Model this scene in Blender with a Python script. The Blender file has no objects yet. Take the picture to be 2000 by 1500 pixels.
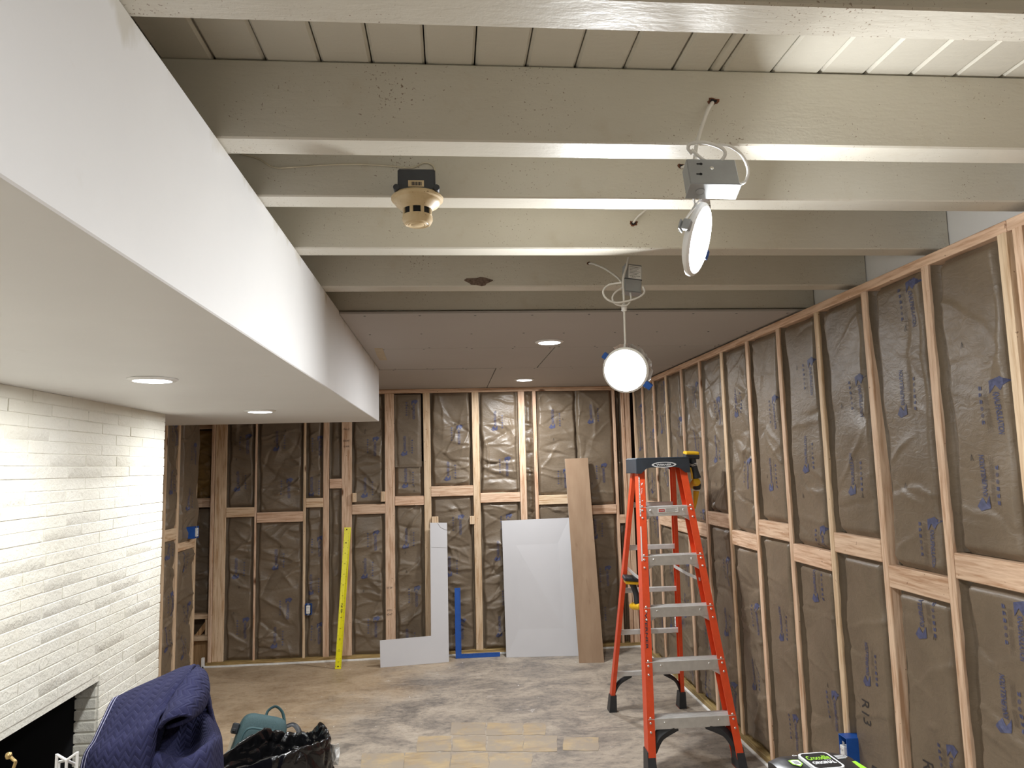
import bpy, bmesh, math, random
import numpy as np
from mathutils import Vector, Matrix

SC = bpy.context.scene
COL = SC.collection
PI = math.pi
rnd = random.Random(7)

# ------------------------------------------------------------------ camera, world, exposure
F_PX, YAW, PITCH, ROLL, EYE = 1410.57, 0.0888638, 0.112288, -0.0252757, 1.70
def cam_axes():
    cy, sy, cp, sp = math.cos(YAW), math.sin(YAW), math.cos(PITCH), math.sin(PITCH)
    f = np.array([sy*cp, cy*cp, sp]); r = np.array([cy, -sy, 0.0]); u = np.cross(r, f)
    cr, sr = math.cos(ROLL), math.sin(ROLL)
    return cr*r + sr*u, -sr*r + cr*u, f
AX_R, AX_U, AX_F = cam_axes()
cam_d = bpy.data.cameras.new('camera'); cam = bpy.data.objects.new('camera', cam_d); COL.objects.link(cam)
cam_d.sensor_width = 36; cam_d.lens = F_PX/2000*36; cam_d.clip_start = 0.05; cam_d.clip_end = 60
cam.matrix_world = Matrix(((AX_R[0], AX_U[0], -AX_F[0], 0), (AX_R[1], AX_U[1], -AX_F[1], 0), (AX_R[2], AX_U[2], -AX_F[2], EYE), (0, 0, 0, 1)))
SC.camera = cam
w = bpy.data.worlds.new('world'); SC.world = w; w.use_nodes = True
w.node_tree.nodes['Background'].inputs[0].default_value = (0.75, 0.8, 0.9, 1)
w.node_tree.nodes['Background'].inputs[1].default_value = 0.02
SC.view_settings.view_transform = 'Standard'; SC.view_settings.look = 'None'
SC.view_settings.gamma = 1.0; SC.view_settings.use_curve_mapping = False
SC.view_settings.exposure = 0.36
LAMP_W = 19.0          # each LED wafer light, radiant watts
LAMP_COL = (0.955, 0.98, 1.0)

def ray(px, py): return AX_R*(px-1000)/F_PX - AX_U*(py-750)/F_PX + AX_F
def _at(px, py, i, v):
    d = ray(px, py); o = np.array([0, 0, EYE]); return o + d*((v-o[i])/d[i])
def oz(px, py, z): return _at(px, py, 2, z)     # point of the real plane z (floor, ceiling...) seen at a photo pixel
def oy(px, py, y): return _at(px, py, 1, y)
def ox(px, py, x): return _at(px, py, 0, x)

# ------------------------------------------------------------------ materials
class NT:
    def __init__(s, name):
        s.m = bpy.data.materials.new(name); s.m.use_nodes = True
        s.t = s.m.node_tree; s.b = s.t.nodes['Principled BSDF']
    def n(s, typ, **kw):
        nd = s.t.nodes.new(typ)
        for k, v in kw.items():
            if k.startswith('i_'): nd.inputs[k[2:].replace('_', ' ')].default_value = v
            else: setattr(nd, k, v)
        return nd
    def l(s, a, b): s.t.links.new(a, b)
    def coords(s, scale=(1, 1, 1), kind='Object', rand=False):
        tc = s.n('ShaderNodeTexCoord'); mp = s.n('ShaderNodeMapping'); mp.inputs['Scale'].default_value = scale
        s.l(tc.outputs[kind], mp.inputs['Vector'])
        if rand:
            oi = s.n('ShaderNodeObjectInfo'); mu = s.n('ShaderNodeVectorMath', operation='MULTIPLY')
            cb = s.n('ShaderNodeCombineXYZ')
            for i in range(3): s.l(oi.outputs['Random'], cb.inputs[i])
            s.l(cb.outputs[0], mu.inputs[0]); mu.inputs[1].default_value = (37, 61, 83)
            s.l(mu.outputs[0], mp.inputs['Location'])
        return mp.outputs[0]
    def noise(s, vec, scale, detail=4, rough=0.55, dist=0.0):
        nd = s.n('ShaderNodeTexNoise'); nd.inputs['Scale'].default_value = scale; nd.inputs['Detail'].default_value = detail
        nd.inputs['Roughness'].default_value = rough; nd.inputs['Distortion'].default_value = dist
        s.l(vec, nd.inputs['Vector']); return nd.outputs[0]
    def ramp(s, fac, stops, interp='LINEAR'):
        r = s.n('ShaderNodeValToRGB'); e = r.color_ramp; e.interpolation = interp
        while len(e.elements) < len(stops): e.elements.new(0.5)
        for el, (p, c) in zip(e.elements, stops):
            el.position = p; el.color = (*c, 1) if not isinstance(c, (int, float)) else (c, c, c, 1)
        s.l(fac, r.inputs[0]); return r.outputs[0]
    def mix(s, fac, a, b, mode='MIX'):
        m = s.n('ShaderNodeMix', data_type='RGBA', blend_type=mode)
        for sock, v in ((m.inputs[0], fac), (m.inputs[6], a), (m.inputs[7], b)):
            if isinstance(v, (int, float)): sock.default_value = v
            elif isinstance(v, tuple): sock.default_value = (*v, 1)
            else: s.l(v, sock)
        return m.outputs[2]
    def math(s, op, a, b=0.0, clamp=False):
        m = s.n('ShaderNodeMath', operation=op, use_clamp=clamp)
        for sock, v in zip(m.inputs, (a, b)):
            if isinstance(v, (int, float)): sock.default_value = v
            else: s.l(v, sock)
        return m.outputs[0]
    def bump(s, h, strength=0.3, dist=0.01):
        b = s.n('ShaderNodeBump'); b.inputs['Strength'].default_value = strength; b.inputs['Distance'].default_value = dist
        s.l(h, b.inputs['Height']); s.l(b.outputs[0], s.b.inputs['Normal'])
    def set(s, col=None, rough=None, metal=None, spec=None):
        for k, v in (('Base Color', col), ('Roughness', rough), ('Metallic', metal), ('Specular IOR Level', spec)):
            if v is None: continue
            if isinstance(v, tuple): s.b.inputs[k].default_value = (*v, 1)
            elif isinstance(v, (int, float)): s.b.inputs[k].default_value = v
            else: s.l(v, s.b.inputs[k])
        return s.m

def plain(name, col, rough=0.5, metal=0.0, var=0.12, scale=25, bump=0.0, spec=0.5):
    t = NT(name); v = t.coords(); n = t.noise(v, scale, 4)
    lo = tuple(c*(1-var) for c in col); hi = tuple(min(1, c*(1+var)) for c in col)
    c = t.ramp(n, [(0.3, lo), (0.7, hi)])
    t.set(c, rough, metal, spec)
    if bump: t.bump(n, bump, 0.004)
    return t.m

def wood(name, lo, hi, knot=(0.16, 0.07, 0.03), rough=0.6):
    t = NT(name); v = t.coords((1, 1, 0.07), rand=True)
    d = t.noise(v, 9, 3)
    ad = t.n('ShaderNodeVectorMath', operation='MULTIPLY_ADD'); t.l(d, ad.inputs[0]); ad.inputs[1].default_value = (.03, .03, .03); t.l(v, ad.inputs[2])
    g = t.noise(ad.outputs[0], 75, 4, 0.6)
    big = t.noise(v, 14, 2)
    dk = tuple(x*k_ for x, k_ in zip(lo, (.80, .70, .60))); c1 = t.ramp(g, [(0.36, dk), (0.45, lo), (0.60, hi)])
    oi = t.n('ShaderNodeObjectInfo')
    tint = t.ramp(oi.outputs['Random'], [(0, (0.86, 0.80, 0.74)), (0.5, (1.0, 0.97, 0.93)), (1, (1.0, 0.90, 0.84))])
    c1 = t.mix(1.0, c1, tint, 'MULTIPLY')
    c1 = t.mix(t.ramp(big, [(0.4, 0.0), (0.7, 0.35)]), c1, hi)
    kv = t.coords((1, 1, 0.45), rand=True)
    vo = t.n('ShaderNodeTexVoronoi'); vo.inputs['Scale'].default_value = 5.0; t.l(kv, vo.inputs['Vector'])
    k = t.ramp(vo.outputs['Distance'], [(0.045, 1.0), (0.10, 0.0)])
    c1 = t.mix(k, c1, knot)
    sp = t.noise(t.coords((1, 1, 1), rand=True), 60, 1)
    c1 = t.mix(t.ramp(sp, [(0.755, 0.0), (0.775, 0.7)]), c1, knot)
    t.set(c1, rough, 0, 0.35); t.bump(g, 0.25, 0.002); return t.m

M = {}
M['wood'] = wood('fir_framing_lumber', (0.60, 0.41, 0.285), (0.77, 0.58, 0.43))
M['wood_pale'] = wood('pale_spruce_lumber', (0.64, 0.475, 0.315), (0.78, 0.62, 0.44))
M['wood_treated'] = wood('treated_lumber', (0.26, 0.19, 0.075), (0.42, 0.31, 0.13))
M['plywood'] = wood('plywood', (0.36, 0.22, 0.11), (0.50, 0.33, 0.17))

def paint_beam():
    t = NT('cream_beam_paint'); v = t.coords(); vs = t.coords((0.25, 1, 1))
    g = t.noise(vs, 55, 5, 0.6, 0.4)
    big = t.noise(v, 2.2, 4)
    c = t.ramp(big, [(0.3, (0.565, 0.53, 0.445)), (0.7, (0.64, 0.61, 0.53))])
    c = t.mix(t.ramp(t.noise(v, 7, 5, .7), [(0.60, 0.0), (0.80, 0.30)]), c, (0.46, 0.37, 0.24))
    sp = t.noise(v, 165, 3, 0.6)
    pt = t.noise(v, 5, 3)
    c = t.mix(t.ramp(t.math('ADD', sp, t.math('MULTIPLY', pt, 0.35)), [(0.862, 0.0), (0.905, 0.8)]), c, (0.17, 0.10, 0.055))
    t.set(c, 0.36, 0, 0.5); t.bump(t.math('ADD', g, t.math('MULTIPLY', t.noise(v, 130, 3), .3)), 0.35, 0.003); return t.m
M['beam'] = paint_beam()
def paint_white(name, col, rough=0.55, dirty=0.25, bump=0.08, grime=False):
    t = NT(name); v = t.coords(); big = t.noise(v, 1.7, 5, 0.6)
    c = t.ramp(big, [(0.35, tuple(x*0.96 for x in col)), (0.65, col)])
    st = t.noise(v, 4.5, 6, 0.65)
    c = t.mix(t.ramp(st, [(0.66, 0.0), (0.80, dirty)]), c, (0.55, 0.50, 0.42))
    if grime:
        sz = t.n('ShaderNodeSeparateXYZ'); t.l(t.n('ShaderNodeNewGeometry').outputs['Position'], sz.inputs[0])
        k = t.math('ADD', t.math('MULTIPLY', t.math('SUBTRACT', sz.outputs[2], 2.36), 3.0), t.noise(t.coords((1, 1, .5)), 4.2, 5, .6))
        c = t.mix(t.ramp(k, [(0.74, 0.0), (0.84, 0.55)]), c, (0.52, 0.48, 0.38))
    t.set(c, rough, 0, 0.4); t.bump(t.noise(v, 90, 3), bump, 0.003); return t.m
M['plaster'] = paint_white('soffit_white_paint', (0.80, 0.795, 0.785), dirty=.30, grime=True)
M['ceil_board'] = paint_white('bare_ceiling_drywall_dimmed', (0.44, 0.405, 0.375), 0.7, 0.18)  # same paper as the leaning sheets; the ceiling's weaker light is put into the colour
M['wall_white'] = paint_white('white_wall_paint', (0.78, 0.765, 0.74))
def brick_paint():
    t = NT('white_painted_brick'); v = t.coords(kind='Generated'); w_ = t.n('ShaderNodeNewGeometry').outputs['Position']
    big = t.noise(w_, 2.5, 5, 0.6); f = t.noise(w_, 55, 5, 0.65); mid = t.noise(w_, 14, 4)
    c = t.ramp(big, [(0.3, (0.735, 0.705, 0.605)), (0.7, (0.79, 0.77, 0.69))])
    c = t.mix(t.ramp(f, [(0.665, 0.0), (0.70, 0.55)]), c, (0.40, 0.34, 0.25))
    t.set(c, 0.55, 0, 0.35)
    h = t.math('ADD', f, t.math('MULTIPLY', mid, 1.5)); t.bump(h, 0.7, 0.007); return t.m
M['brick'] = brick_paint()
def kraft(name, lo, hi):
    t = NT(name); v = t.coords(rand=True); f = t.noise(v, 45, 5, 0.7); big = t.noise(v, 3.5, 4, .6)
    c = t.ramp(big, [(0.3, lo), (0.7, hi)])
    c = t.mix(t.ramp(f, [(0.45, 0.0), (0.7, 0.25)]), c, tuple(x*0.72 for x in lo))
    t.set(c, 0.40, 0, 0.45)
    wr = t.noise(t.coords((1, 1, 1.9), rand=True), 16, 5, 0.6, 1.2)
    t.bump(t.math('ADD', wr, t.math('MULTIPLY', f, .14)), 0.28, 0.010); return t.m
M['kraft'] = kraft('kraft_paper_facing', (0.155, 0.116, 0.078), (0.208, 0.158, 0.107))
M['kraft_dark'] = kraft('crumpled_kraft_facing', (0.085, 0.058, 0.036), (0.13, 0.09, 0.055))
M['kraft_orange_lit'] = kraft('orange_lit_kraft_facing', (0.22, 0.125, 0.04), (0.30, 0.185, 0.06))  # orange light on the recess batt, put into the paper colour
M['print'] = plain('blue_print_ink', (0.070, 0.076, 0.150), 0.55, var=0.3, scale=60)
M['print_black'] = plain('black_print_ink', (0.035, 0.03, 0.03), 0.6)
M['print_faint'] = plain('fine_print_ink', (0.10, 0.075, 0.06), 0.6)
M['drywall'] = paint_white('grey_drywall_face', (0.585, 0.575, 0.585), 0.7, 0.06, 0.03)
M['gypsum'] = plain('gypsum_core', (0.80, 0.79, 0.77), 0.8)
def brown_board():
    t = NT('brown_paper_board_back'); v = t.coords((1, 1, .1)); n = t.noise(v, 14, 4)
    c = t.ramp(n, [(0.3, (0.285, 0.185, 0.115)), (0.7, (0.345, 0.235, 0.15))])
    c = t.mix(t.ramp(t.noise(t.coords((1.5, 1, .35)), 9, 3), [(0.68, 0.0), (0.76, 0.35)]), c, (0.15, 0.08, 0.045))
    t.set(c, 0.65, 0, 0.3); return t.m
M['board_back'] = brown_board()
def floor_mat():
    t = NT('worn_concrete_floor'); v = t.coords(); vs = t.coords((0.55, 1.6, 1))
    big = t.noise(v, 0.9, 5, 0.6, 0.6); vs = t.coords((0.8, 1.25, 1)); mid = t.noise(vs, 2.6, 8, 0.74, 0.5); fine = t.noise(vs, 22, 8, 0.8)
    c = t.ramp(t.math('ADD', t.math('MULTIPLY', mid, .58), t.math('MULTIPLY', fine, .42)), [(0.40, (0.155, 0.135, 0.117)), (0.475, (0.275, 0.236, 0.195)), (0.535, (0.40, 0.338, 0.268)), (0.62, (0.52, 0.45, 0.37))])
    # tan old-adhesive zone near the far corner by the brick side and along the back wall
    sx = t.n('ShaderNodeSeparateXYZ'); t.l(v, sx.inputs[0])
    e = t.math('ADD', t.math('MULTIPLY', sx.outputs[1], 0.5), t.math('MULTIPLY', sx.outputs[0], -0.9))
    e = t.math('ADD', e, t.math('MULTIPLY', t.noise(v, 1.6, 6, .65), 1.6))
    tan_ = t.ramp(t.math('MULTIPLY', e, 0.2), [(0.78, 0.0), (0.90, 0.9)])
    c = t.mix(tan_, c, t.ramp(t.math('ADD', t.math('MULTIPLY', mid, .5), t.math('MULTIPLY', fine, .5)), [(0.38, (0.27, 0.18, 0.10)), (0.62, (0.58, 0.44, 0.29))]))
    c = t.mix(t.ramp(fine, [(0.53, 0.0), (0.66, 0.50)]), c, (0.13, 0.112, 0.095))
    dust = t.noise(v, 5, 6, 0.75, 1.0)
    c = t.mix(t.ramp(dust, [(0.645, 0.0), (0.75, 0.75)]), c, (0.70, 0.67, 0.64))
    sp = t.noise(v, 26, 2); c = t.mix(t.ramp(sp, [(0.745, 0.0), (0.765, 0.9)]), c, (0.80, 0.78, 0.75))
    t.set(c, t.ramp(mid, [(0.3, 0.42), (0.7, 0.68)]), 0, 0.4); t.bump(t.math('ADD', mid, t.math('MULTIPLY', fine, .4)), 0.35, 0.006); return t.m
M['floor'] = floor_mat()
def tile_mat():
    t = NT('worn_yellow_vinyl_tile'); v = t.coords((0.5, 1.6, 1), rand=True); n = t.noise(v, 7, 6, .7, .6)
    c = t.ramp(n, [(0.3, (0.28, 0.21, 0.135)), (0.5, (0.42, 0.31, 0.18)), (0.75, (0.52, 0.41, 0.25))])
    g = t.noise(t.coords(rand=True), 5, 5, .7); c = t.mix(t.ramp(g, [(0.40, 0.0), (0.56, 0.9)]), c, (0.34, 0.285, 0.225))
    t.set(c, 0.5); t.bump(n, .2, .003); return t.m
M['tile'] = tile_mat()
M['orange'] = plain('orange_fibreglass', (0.70, 0.072, 0.018), 0.38, var=0.08)
M['alu'] = plain('scuffed_aluminium', (0.66, 0.655, 0.64), 0.42, 0.45, var=0.08, scale=30)
M['rivet'] = plain('zinc_rivet', (0.78, 0.77, 0.74), 0.3, 0.8)
M['black_pl'] = plain('black_plastic', (0.022, 0.024, 0.028), 0.45)
M['navy_pl'] = plain('dark_slate_plastic', (0.03, 0.038, 0.05), 0.5)
M['yellow_pl'] = plain('tool_yellow_plastic', (0.80, 0.47, 0.02), 0.4)
M['ruler'] = plain('yellow_painted_aluminium', (0.86, 0.78, 0.005), 0.4, var=0.04)
M['blue'] = plain('blue_anodised_aluminium', (0.008, 0.075, 0.34), 0.4, 0.0, var=0.1)
M['box_blue'] = plain('blue_box_plastic', (0.01, 0.085, 0.38), 0.4)
M['white_pl'] = plain('white_plastic', (0.80, 0.79, 0.77), 0.4, var=0.03)
M['cable'] = plain('white_cable_sheath', (0.74, 0.72, 0.68), 0.45, var=0.04)
M['steel_box'] = plain('grey_steel', (0.33, 0.34, 0.345), 0.45, 0.35, var=0.06)
M['label'] = plain('white_label_paper', (0.80, 0.80, 0.78), 0.6, var=0.03)
M['red'] = plain('red_label_ink', (0.55, 0.03, 0.03), 0.5)
M['char'] = plain('charcoal_plastic', (0.028, 0.030, 0.036), 0.5)
def aged():
    t = NT('aged_ivory_plastic'); v = t.coords(); n = t.noise(v, 20, 4)
    c = t.ramp(n, [(0.3, (0.52, 0.38, 0.20)), (0.7, (0.66, 0.52, 0.32))])
    c = t.mix(t.ramp(t.noise(v, 130, 2), [(0.69, 0.0), (0.72, 0.9)]), c, (0.16, 0.08, 0.03)); t.set(c, 0.45); return t.m
M['ivory'] = aged()
M['hole'] = plain('bored_bare_wood', (0.16, 0.055, 0.025), 0.8, var=0.4, scale=80)
M['void'] = plain('soot_black', (0.004, 0.004, 0.005), 0.8)
M['brass'] = plain('tarnished_brass', (0.50, 0.36, 0.16), 0.35, 0.9)
M['sill'] = plain('white_foam_strip', (0.80, 0.79, 0.76), 0.7)
M['teal'] = plain('teal_canvas', (0.045, 0.088, 0.095), 0.75, var=0.15, scale=160, bump=0.3)
M['teal_dark'] = plain('dark_teal_webbing', (0.045, 0.10, 0.11), 0.7, var=0.2, scale=200, bump=.3)
def bag_film():
    t = NT('black_bin_bag_film'); v = t.coords(); t.set((0.006, 0.006, 0.007), 0.16, 0, 0.55)
    n = t.noise(v, 16, 3, 0.5, 1.5); t.bump(n, 0.22, 0.02); return t.m
M['bag'] = bag_film()
def quilt():
    t = NT('navy_quilted_blanket'); tc = t.n('ShaderNodeTexCoord'); sx = t.n('ShaderNodeSeparateXYZ'); t.l(tc.outputs['UV'], sx.inputs[0])
    u, v = sx.outputs[0], sx.outputs[1]
    zz = t.math('PINGPONG', u, 0.026)
    s = t.math('ADD', v, t.math('MULTIPLY', zz, 1.05))
    p = t.math('PINGPONG', s, 0.0145)                       # 0 at a seam, 0.021 half way between seams
    pv = t.math('PINGPONG', u, 0.042)
    puff = t.math('POWER', t.math('MULTIPLY', p, 1/0.0145), 0.5)
    seam = t.ramp(t.math('MULTIPLY', p, 1/0.0145), [(0.0, 1.0), (0.15, 0.0)])
    f = t.noise(t.coords(), 220, 3); big = t.noise(t.coords(), 9, 3)
    c = t.ramp(big, [(0.3, (0.017, 0.018, 0.056)), (0.7, (0.027, 0.028, 0.078))])
    c = t.mix(t.math('MULTIPLY', seam, 0.45), c, (0.085, 0.087, 0.165))
    t.set(c, 0.85, 0, 0.2); t.bump(t.math('ADD', puff, t.math('MULTIPLY', f, .25)), 0.6, 0.006); return t.m
M['quilt'] = quilt()
M['stitch'] = plain('pale_stitching', (0.42, 0.42, 0.56), 0.8)
M['wipe_black'] = plain('black_glossy_wrapper', (0.010, 0.011, 0.013), 0.3, bump=.1, scale=12)
M['lime'] = plain('lime_green_print', (0.30, 0.62, 0.03), 0.45, var=0.05)
M['white_print'] = plain('white_print', (0.78, 0.79, 0.80), 0.45, var=0.03)
def film():
    t = NT('clear_plastic_film'); t.set((0.9, 0.92, 0.95), 0.15, 0, 0.5)
    t.b.inputs['Transmission Weight'].default_value = 0.85; t.b.inputs['IOR'].default_value = 1.15
    t.bump(t.noise(t.coords(), 60, 3), .4, .004); return t.m
M['film'] = film()
def lens_mat(s):
    t = NT('lit_led_diffuser'); t.set((0.9, 0.9, 0.9), 0.5)
    t.b.inputs['Emission Color'].default_value = (*LAMP_COL, 1); t.b.inputs['Emission Strength'].default_value = s; return t.m
M['lens'] = lens_mat(9.0)

# ------------------------------------------------------------------ geometry helpers
class MB:
    """collects shapes and links them as ONE mesh object"""
    def __init__(s): s.v = []; s.f = []; s.mi = []; s.uv = None
    def add(s, verts, faces, mat=0, T=None):
        k = len(s.v)
        for p in verts:
            p = Vector(p)
            s.v.append(T @ p if T is not None else p)
        for f in faces: s.f.append(tuple(i+k for i in f)); s.mi.append(mat)
        return s
    def box(s, lo, hi, c=0.0, mat=0, T=None):
        x0, y0, z0 = lo; x1, y1, z1 = hi
        if x0 > x1: x0, x1 = x1, x0
        if y0 > y1: y0, y1 = y1, y0
        if z0 > z1: z0, z1 = z1, z0
        if c <= 0:
            v = [(x, y, z) for z in (z0, z1) for y in (y0, y1) for x in (x0, x1)]
            return s.add(v, [(0, 2, 3, 1), (4, 5, 7, 6), (0, 1, 5, 4), (2, 6, 7, 3), (0, 4, 6, 2), (1, 3, 7, 5)], mat, T)
        c = min(c, (x1-x0)/2.01, (y1-y0)/2.01, (z1-z0)/2.01)
        X, Y, Z = (x0, x1), (y0, y1), (z0, z1); v = []; idx = {}
        sg = (1, -1)
        for i in (0, 1):
            for j in (0, 1):
                for k in (0, 1):
                    for a in range(3):
                        p = [X[i], Y[j], Z[k]]
                        for b, n_ in ((0, i), (1, j), (2, k)):
                            if b != a: p[b] += c*sg[n_]
                        idx[i, j, k, a] = len(v); v.append(tuple(p))
        f = []
        for i in (0, 1):
            q = [idx[i, 0, 0, 0], idx[i, 1, 0, 0], idx[i, 1, 1, 0], idx[i, 0, 1, 0]]; f.append(q if i else q[::-1])
            q = [idx[0, i, 0, 1], idx[0, i, 1, 1], idx[1, i, 1, 1], idx[1, i, 0, 1]]; f.append(q if i else q[::-1])
            q = [idx[0, 0, i, 2], idx[1, 0, i, 2], idx[1, 1, i, 2], idx[0, 1, i, 2]]; f.append(q if i else q[::-1])
            for j in (0, 1):
                q = [idx[i, j, 0, 0], idx[i, j, 1, 0], idx[i, j, 1, 1], idx[i, j, 0, 1]]; f.append(q)
                q = [idx[i, 0, j, 0], idx[i, 1, j, 0], idx[i, 1, j, 2], idx[i, 0, j, 2]]; f.append(q)
                q = [idx[0, i, j, 1], idx[1, i, j, 1], idx[1, i, j, 2], idx[0, i, j, 2]]; f.append(q)
                for k in (0, 1): f.append([idx[i, j, k, 0], idx[i, j, k, 1], idx[i, j, k, 2]])
        return s.add(v, f, mat, T)
    def tube(s, pts, r, seg=8, mat=0, caps=True, T=None, flat=1.0):
        pts = [Vector(p) for p in pts]; n = len(pts); v = []; f = []
        t0 = (pts[1]-pts[0]).normalized(); a = t0.orthogonal().normalized()
        for i, p in enumerate(pts):
            t = ((pts[min(i+1, n-1)]-pts[max(i-1, 0)])).normalized()
            a = (a - t*a.dot(t)).normalized(); b = t.cross(a)
            rr = r[i] if isinstance(r, (list, tuple)) else r
            for k in range(seg):
                g = 2*PI*k/seg; v.append(p + a*math.cos(g)*rr + b*math.sin(g)*rr*flat)
        for i in range(n-1):
            for k in range(seg):
                k2 = (k+1) % seg; f.append((i*seg+k, i*seg+k2, (i+1)*seg+k2, (i+1)*seg+k))
        if caps: f.append(tuple(range(seg))[::-1]); f.append(tuple((n-1)*seg+k for k in range(seg)))
        return s.add(v, f, mat, T)
    def lathe(s, prof, seg=32, mat=0, T=None, caps=True):
        v = []; f = []; n = len(prof)
        for r, z in prof:
            for k in range(seg): v.append((r*math.cos(2*PI*k/seg), r*math.sin(2*PI*k/seg), z))
        for i in range(n-1):
            for k in range(seg):
                k2 = (k+1) % seg; f.append((i*seg+k, i*seg+k2, (i+1)*seg+k2, (i+1)*seg+k))
        if caps: f.append(tuple(range(seg))[::-1]); f.append(tuple((n-1)*seg+k for k in range(seg)))
        return s.add(v, f, mat, T)
    def prism(s, poly, z0, z1, mat=0, T=None):
        n = len(poly); v = [(x, y, z0) for x, y in poly] + [(x, y, z1) for x, y in poly]
        f = [tuple(range(n))[::-1], tuple(range(n, 2*n))] + [(i, (i+1) % n, n+(i+1) % n, n+i) for i in range(n)]
        return s.add(v, f, mat, T)
    def hexa(s, front, back, mat=0):
        """front / back: four corners each, same order"""
        return s.add(list(front)+list(back), [(0, 1, 2, 3), (7, 6, 5, 4), (0, 4, 5, 1), (1, 5, 6, 2), (2, 6, 7, 3), (3, 7, 4, 0)], mat)
    def build(s, name, mats, parent=None, smooth=None, loc=None):
        me = bpy.data.meshes.new(name)
        me.from_pydata([tuple(p) for p in s.v], [], s.f)
        if not isinstance(mats, (list, tuple)): mats = [mats]
        for m in mats: me.materials.append(m)
        if len(mats) > 1: me.polygons.foreach_set('material_index', s.mi)
        bm = bmesh.new(); bm.from_mesh(me); bmesh.ops.recalc_face_normals(bm, faces=bm.faces); bm.to_mesh(me); bm.free()
        if smooth: me.shade_smooth(); me.set_sharp_from_angle(angle=math.radians(smooth))
        o = bpy.data.objects.new(name, me); COL.objects.link(o)
        if parent: o.parent = parent
        if loc is not None: o.location = loc
        return o

def empty(name, label=None, cat=None, loc=(0, 0, 0), group=None, kind=None, rot=None):
    o = bpy.data.objects.new(name, None); COL.objects.link(o); o.location = loc; o.empty_display_size = 0.1
    if rot is not None: o.rotation_euler = rot
    return tag(o, label, cat, group, kind)
def tag(o, label=None, cat=None, group=None, kind=None):
    for k, v in (('label', label), ('category', cat), ('group', group), ('kind', kind)):
        if v: o[k] = v
    return o
def stuff(o): o['kind'] = 'stuff'; return o

def catmull(pts, n=8):
    pts = [np.array(p, float) for p in pts]; P_ = [2*pts[0]-pts[1]] + pts + [2*pts[-1]-pts[-2]]; out = []
    for i in range(1, len(P_)-2):
        a, b, c, d = P_[i-1:i+3]
        for k in range(n):
            t = k/n; out.append(0.5*((2*b)+(c-a)*t+(2*a-5*b+4*c-d)*t*t+(3*b-a-3*c+d)*t**3))
    out.append(pts[-1]); return out

def frame(x, y, o=(0, 0, 0)):
    """matrix with local x, y along the given directions (z = x cross y)"""
    x = Vector(x).normalized(); z = x.cross(Vector(y)).normalized(); y = z.cross(x)
    return Matrix(((x[0], y[0], z[0], o[0]), (x[1], y[1], z[1], o[1]), (x[2], y[2], z[2], o[2]), (0, 0, 0, 1)))

_TXT = {}
def text2d(s, size=1.0, bold=0.0, shear=0.0, sx=1.0, spacing=1.0, align='LEFT'):
    """flat lettering as (verts 2D ndarray, faces)"""
    key = (s, size, bold, shear, sx, spacing, align)
    if key not in _TXT:
        c = bpy.data.curves.new('lettering', 'FONT'); c.body = s; c.size = size; c.offset = bold; c.shear = shear
        c.space_character = spacing; c.resolution_u = 3; c.align_x = align
        o = bpy.data.objects.new('lettering', c); me = bpy.data.meshes.new_from_object(o)
        v = np.array([(p.co.x*sx, p.co.y) for p in me.vertices]) if len(me.vertices) else np.zeros((0, 2))
        f = [tuple(p.vertices) for p in me.polygons]
        bpy.data.objects.remove(o); bpy.data.curves.remove(c); bpy.data.meshes.remove(me)
        _TXT[key] = (v, f)
    return _TXT[key]
def fit_text(s, length, height, **kw):
    v, f = text2d(s, **kw); v = v.copy()
    v -= v.min(0); v *= np.array([length, height])/v.max(0); return v, f
def put_text(mb, s, T, length, height, mat=0, z=0.0006, center=True, **kw):
    v, f = fit_text(s, length, height, **kw)
    if center: v = v - np.array([length/2, height/2])
    mb.add([(a, b, z) for a, b in v], f, mat, T)

# ------------------------------------------------------------------ room dimensions (metres)
XR = 1.757         # face of the framed wall opposite the bricks
YB = 6.82          # face of the framed back wall
XL = -1.655        # face of the brick wall
XS, ZS = -0.515, 2.05   # soffit side face and underside
ZJ, ZD = 2.46, 2.651    # joist undersides, deck underside
ZC = 2.44          # drywall ceiling

# ================================================================== FLOOR
fl = empty('floor', 'worn concrete floor with stains, white dust and remnants of yellow tile', kind='structure')
MB().box((-2.7, -2.4, -0.06), (2.0, 7.15, 0)).build('concrete_slab', M['floor'], fl)
# remaining vinyl tiles, laid in rows; corners read off the floor plane
rows = [([880, 950, 1022, 1066], 1412, 1436), ([815, 883, 951, 1023, 1090], 1438, 1468), ([705, 790, 880, 955, 1040], 1471, 1502), ([1100, 1170], 1440, 1466)]
for xs, ya, yb in rows:
    for a, b in zip(xs[:-1], xs[1:]):
        j = lambda: rnd.uniform(-2.5, 2.5)
        c = [oz(a+2-(yb-ya)*0.1, yb+j()*.4, 0), oz(b-1-(yb-ya)*0.02, yb+j()*.4, 0), oz(b-1, ya+j()*.4, 0), oz(a+2, ya+j()*.4, 0)]
        poly = []
        for i in range(4):
            p, q = c[i], c[(i+1) % 4]
            poly.append((p[0], p[1]))
            for t in (0.3, 0.65): poly.append((p[0]+(q[0]-p[0])*t+rnd.uniform(-.006, .006), p[1]+(q[1]-p[1])*t+rnd.uniform(-.008, .008)))
        MB().prism(poly, 0.0002, 0.0022).build('floor_tile', M['tile'], fl)
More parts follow.
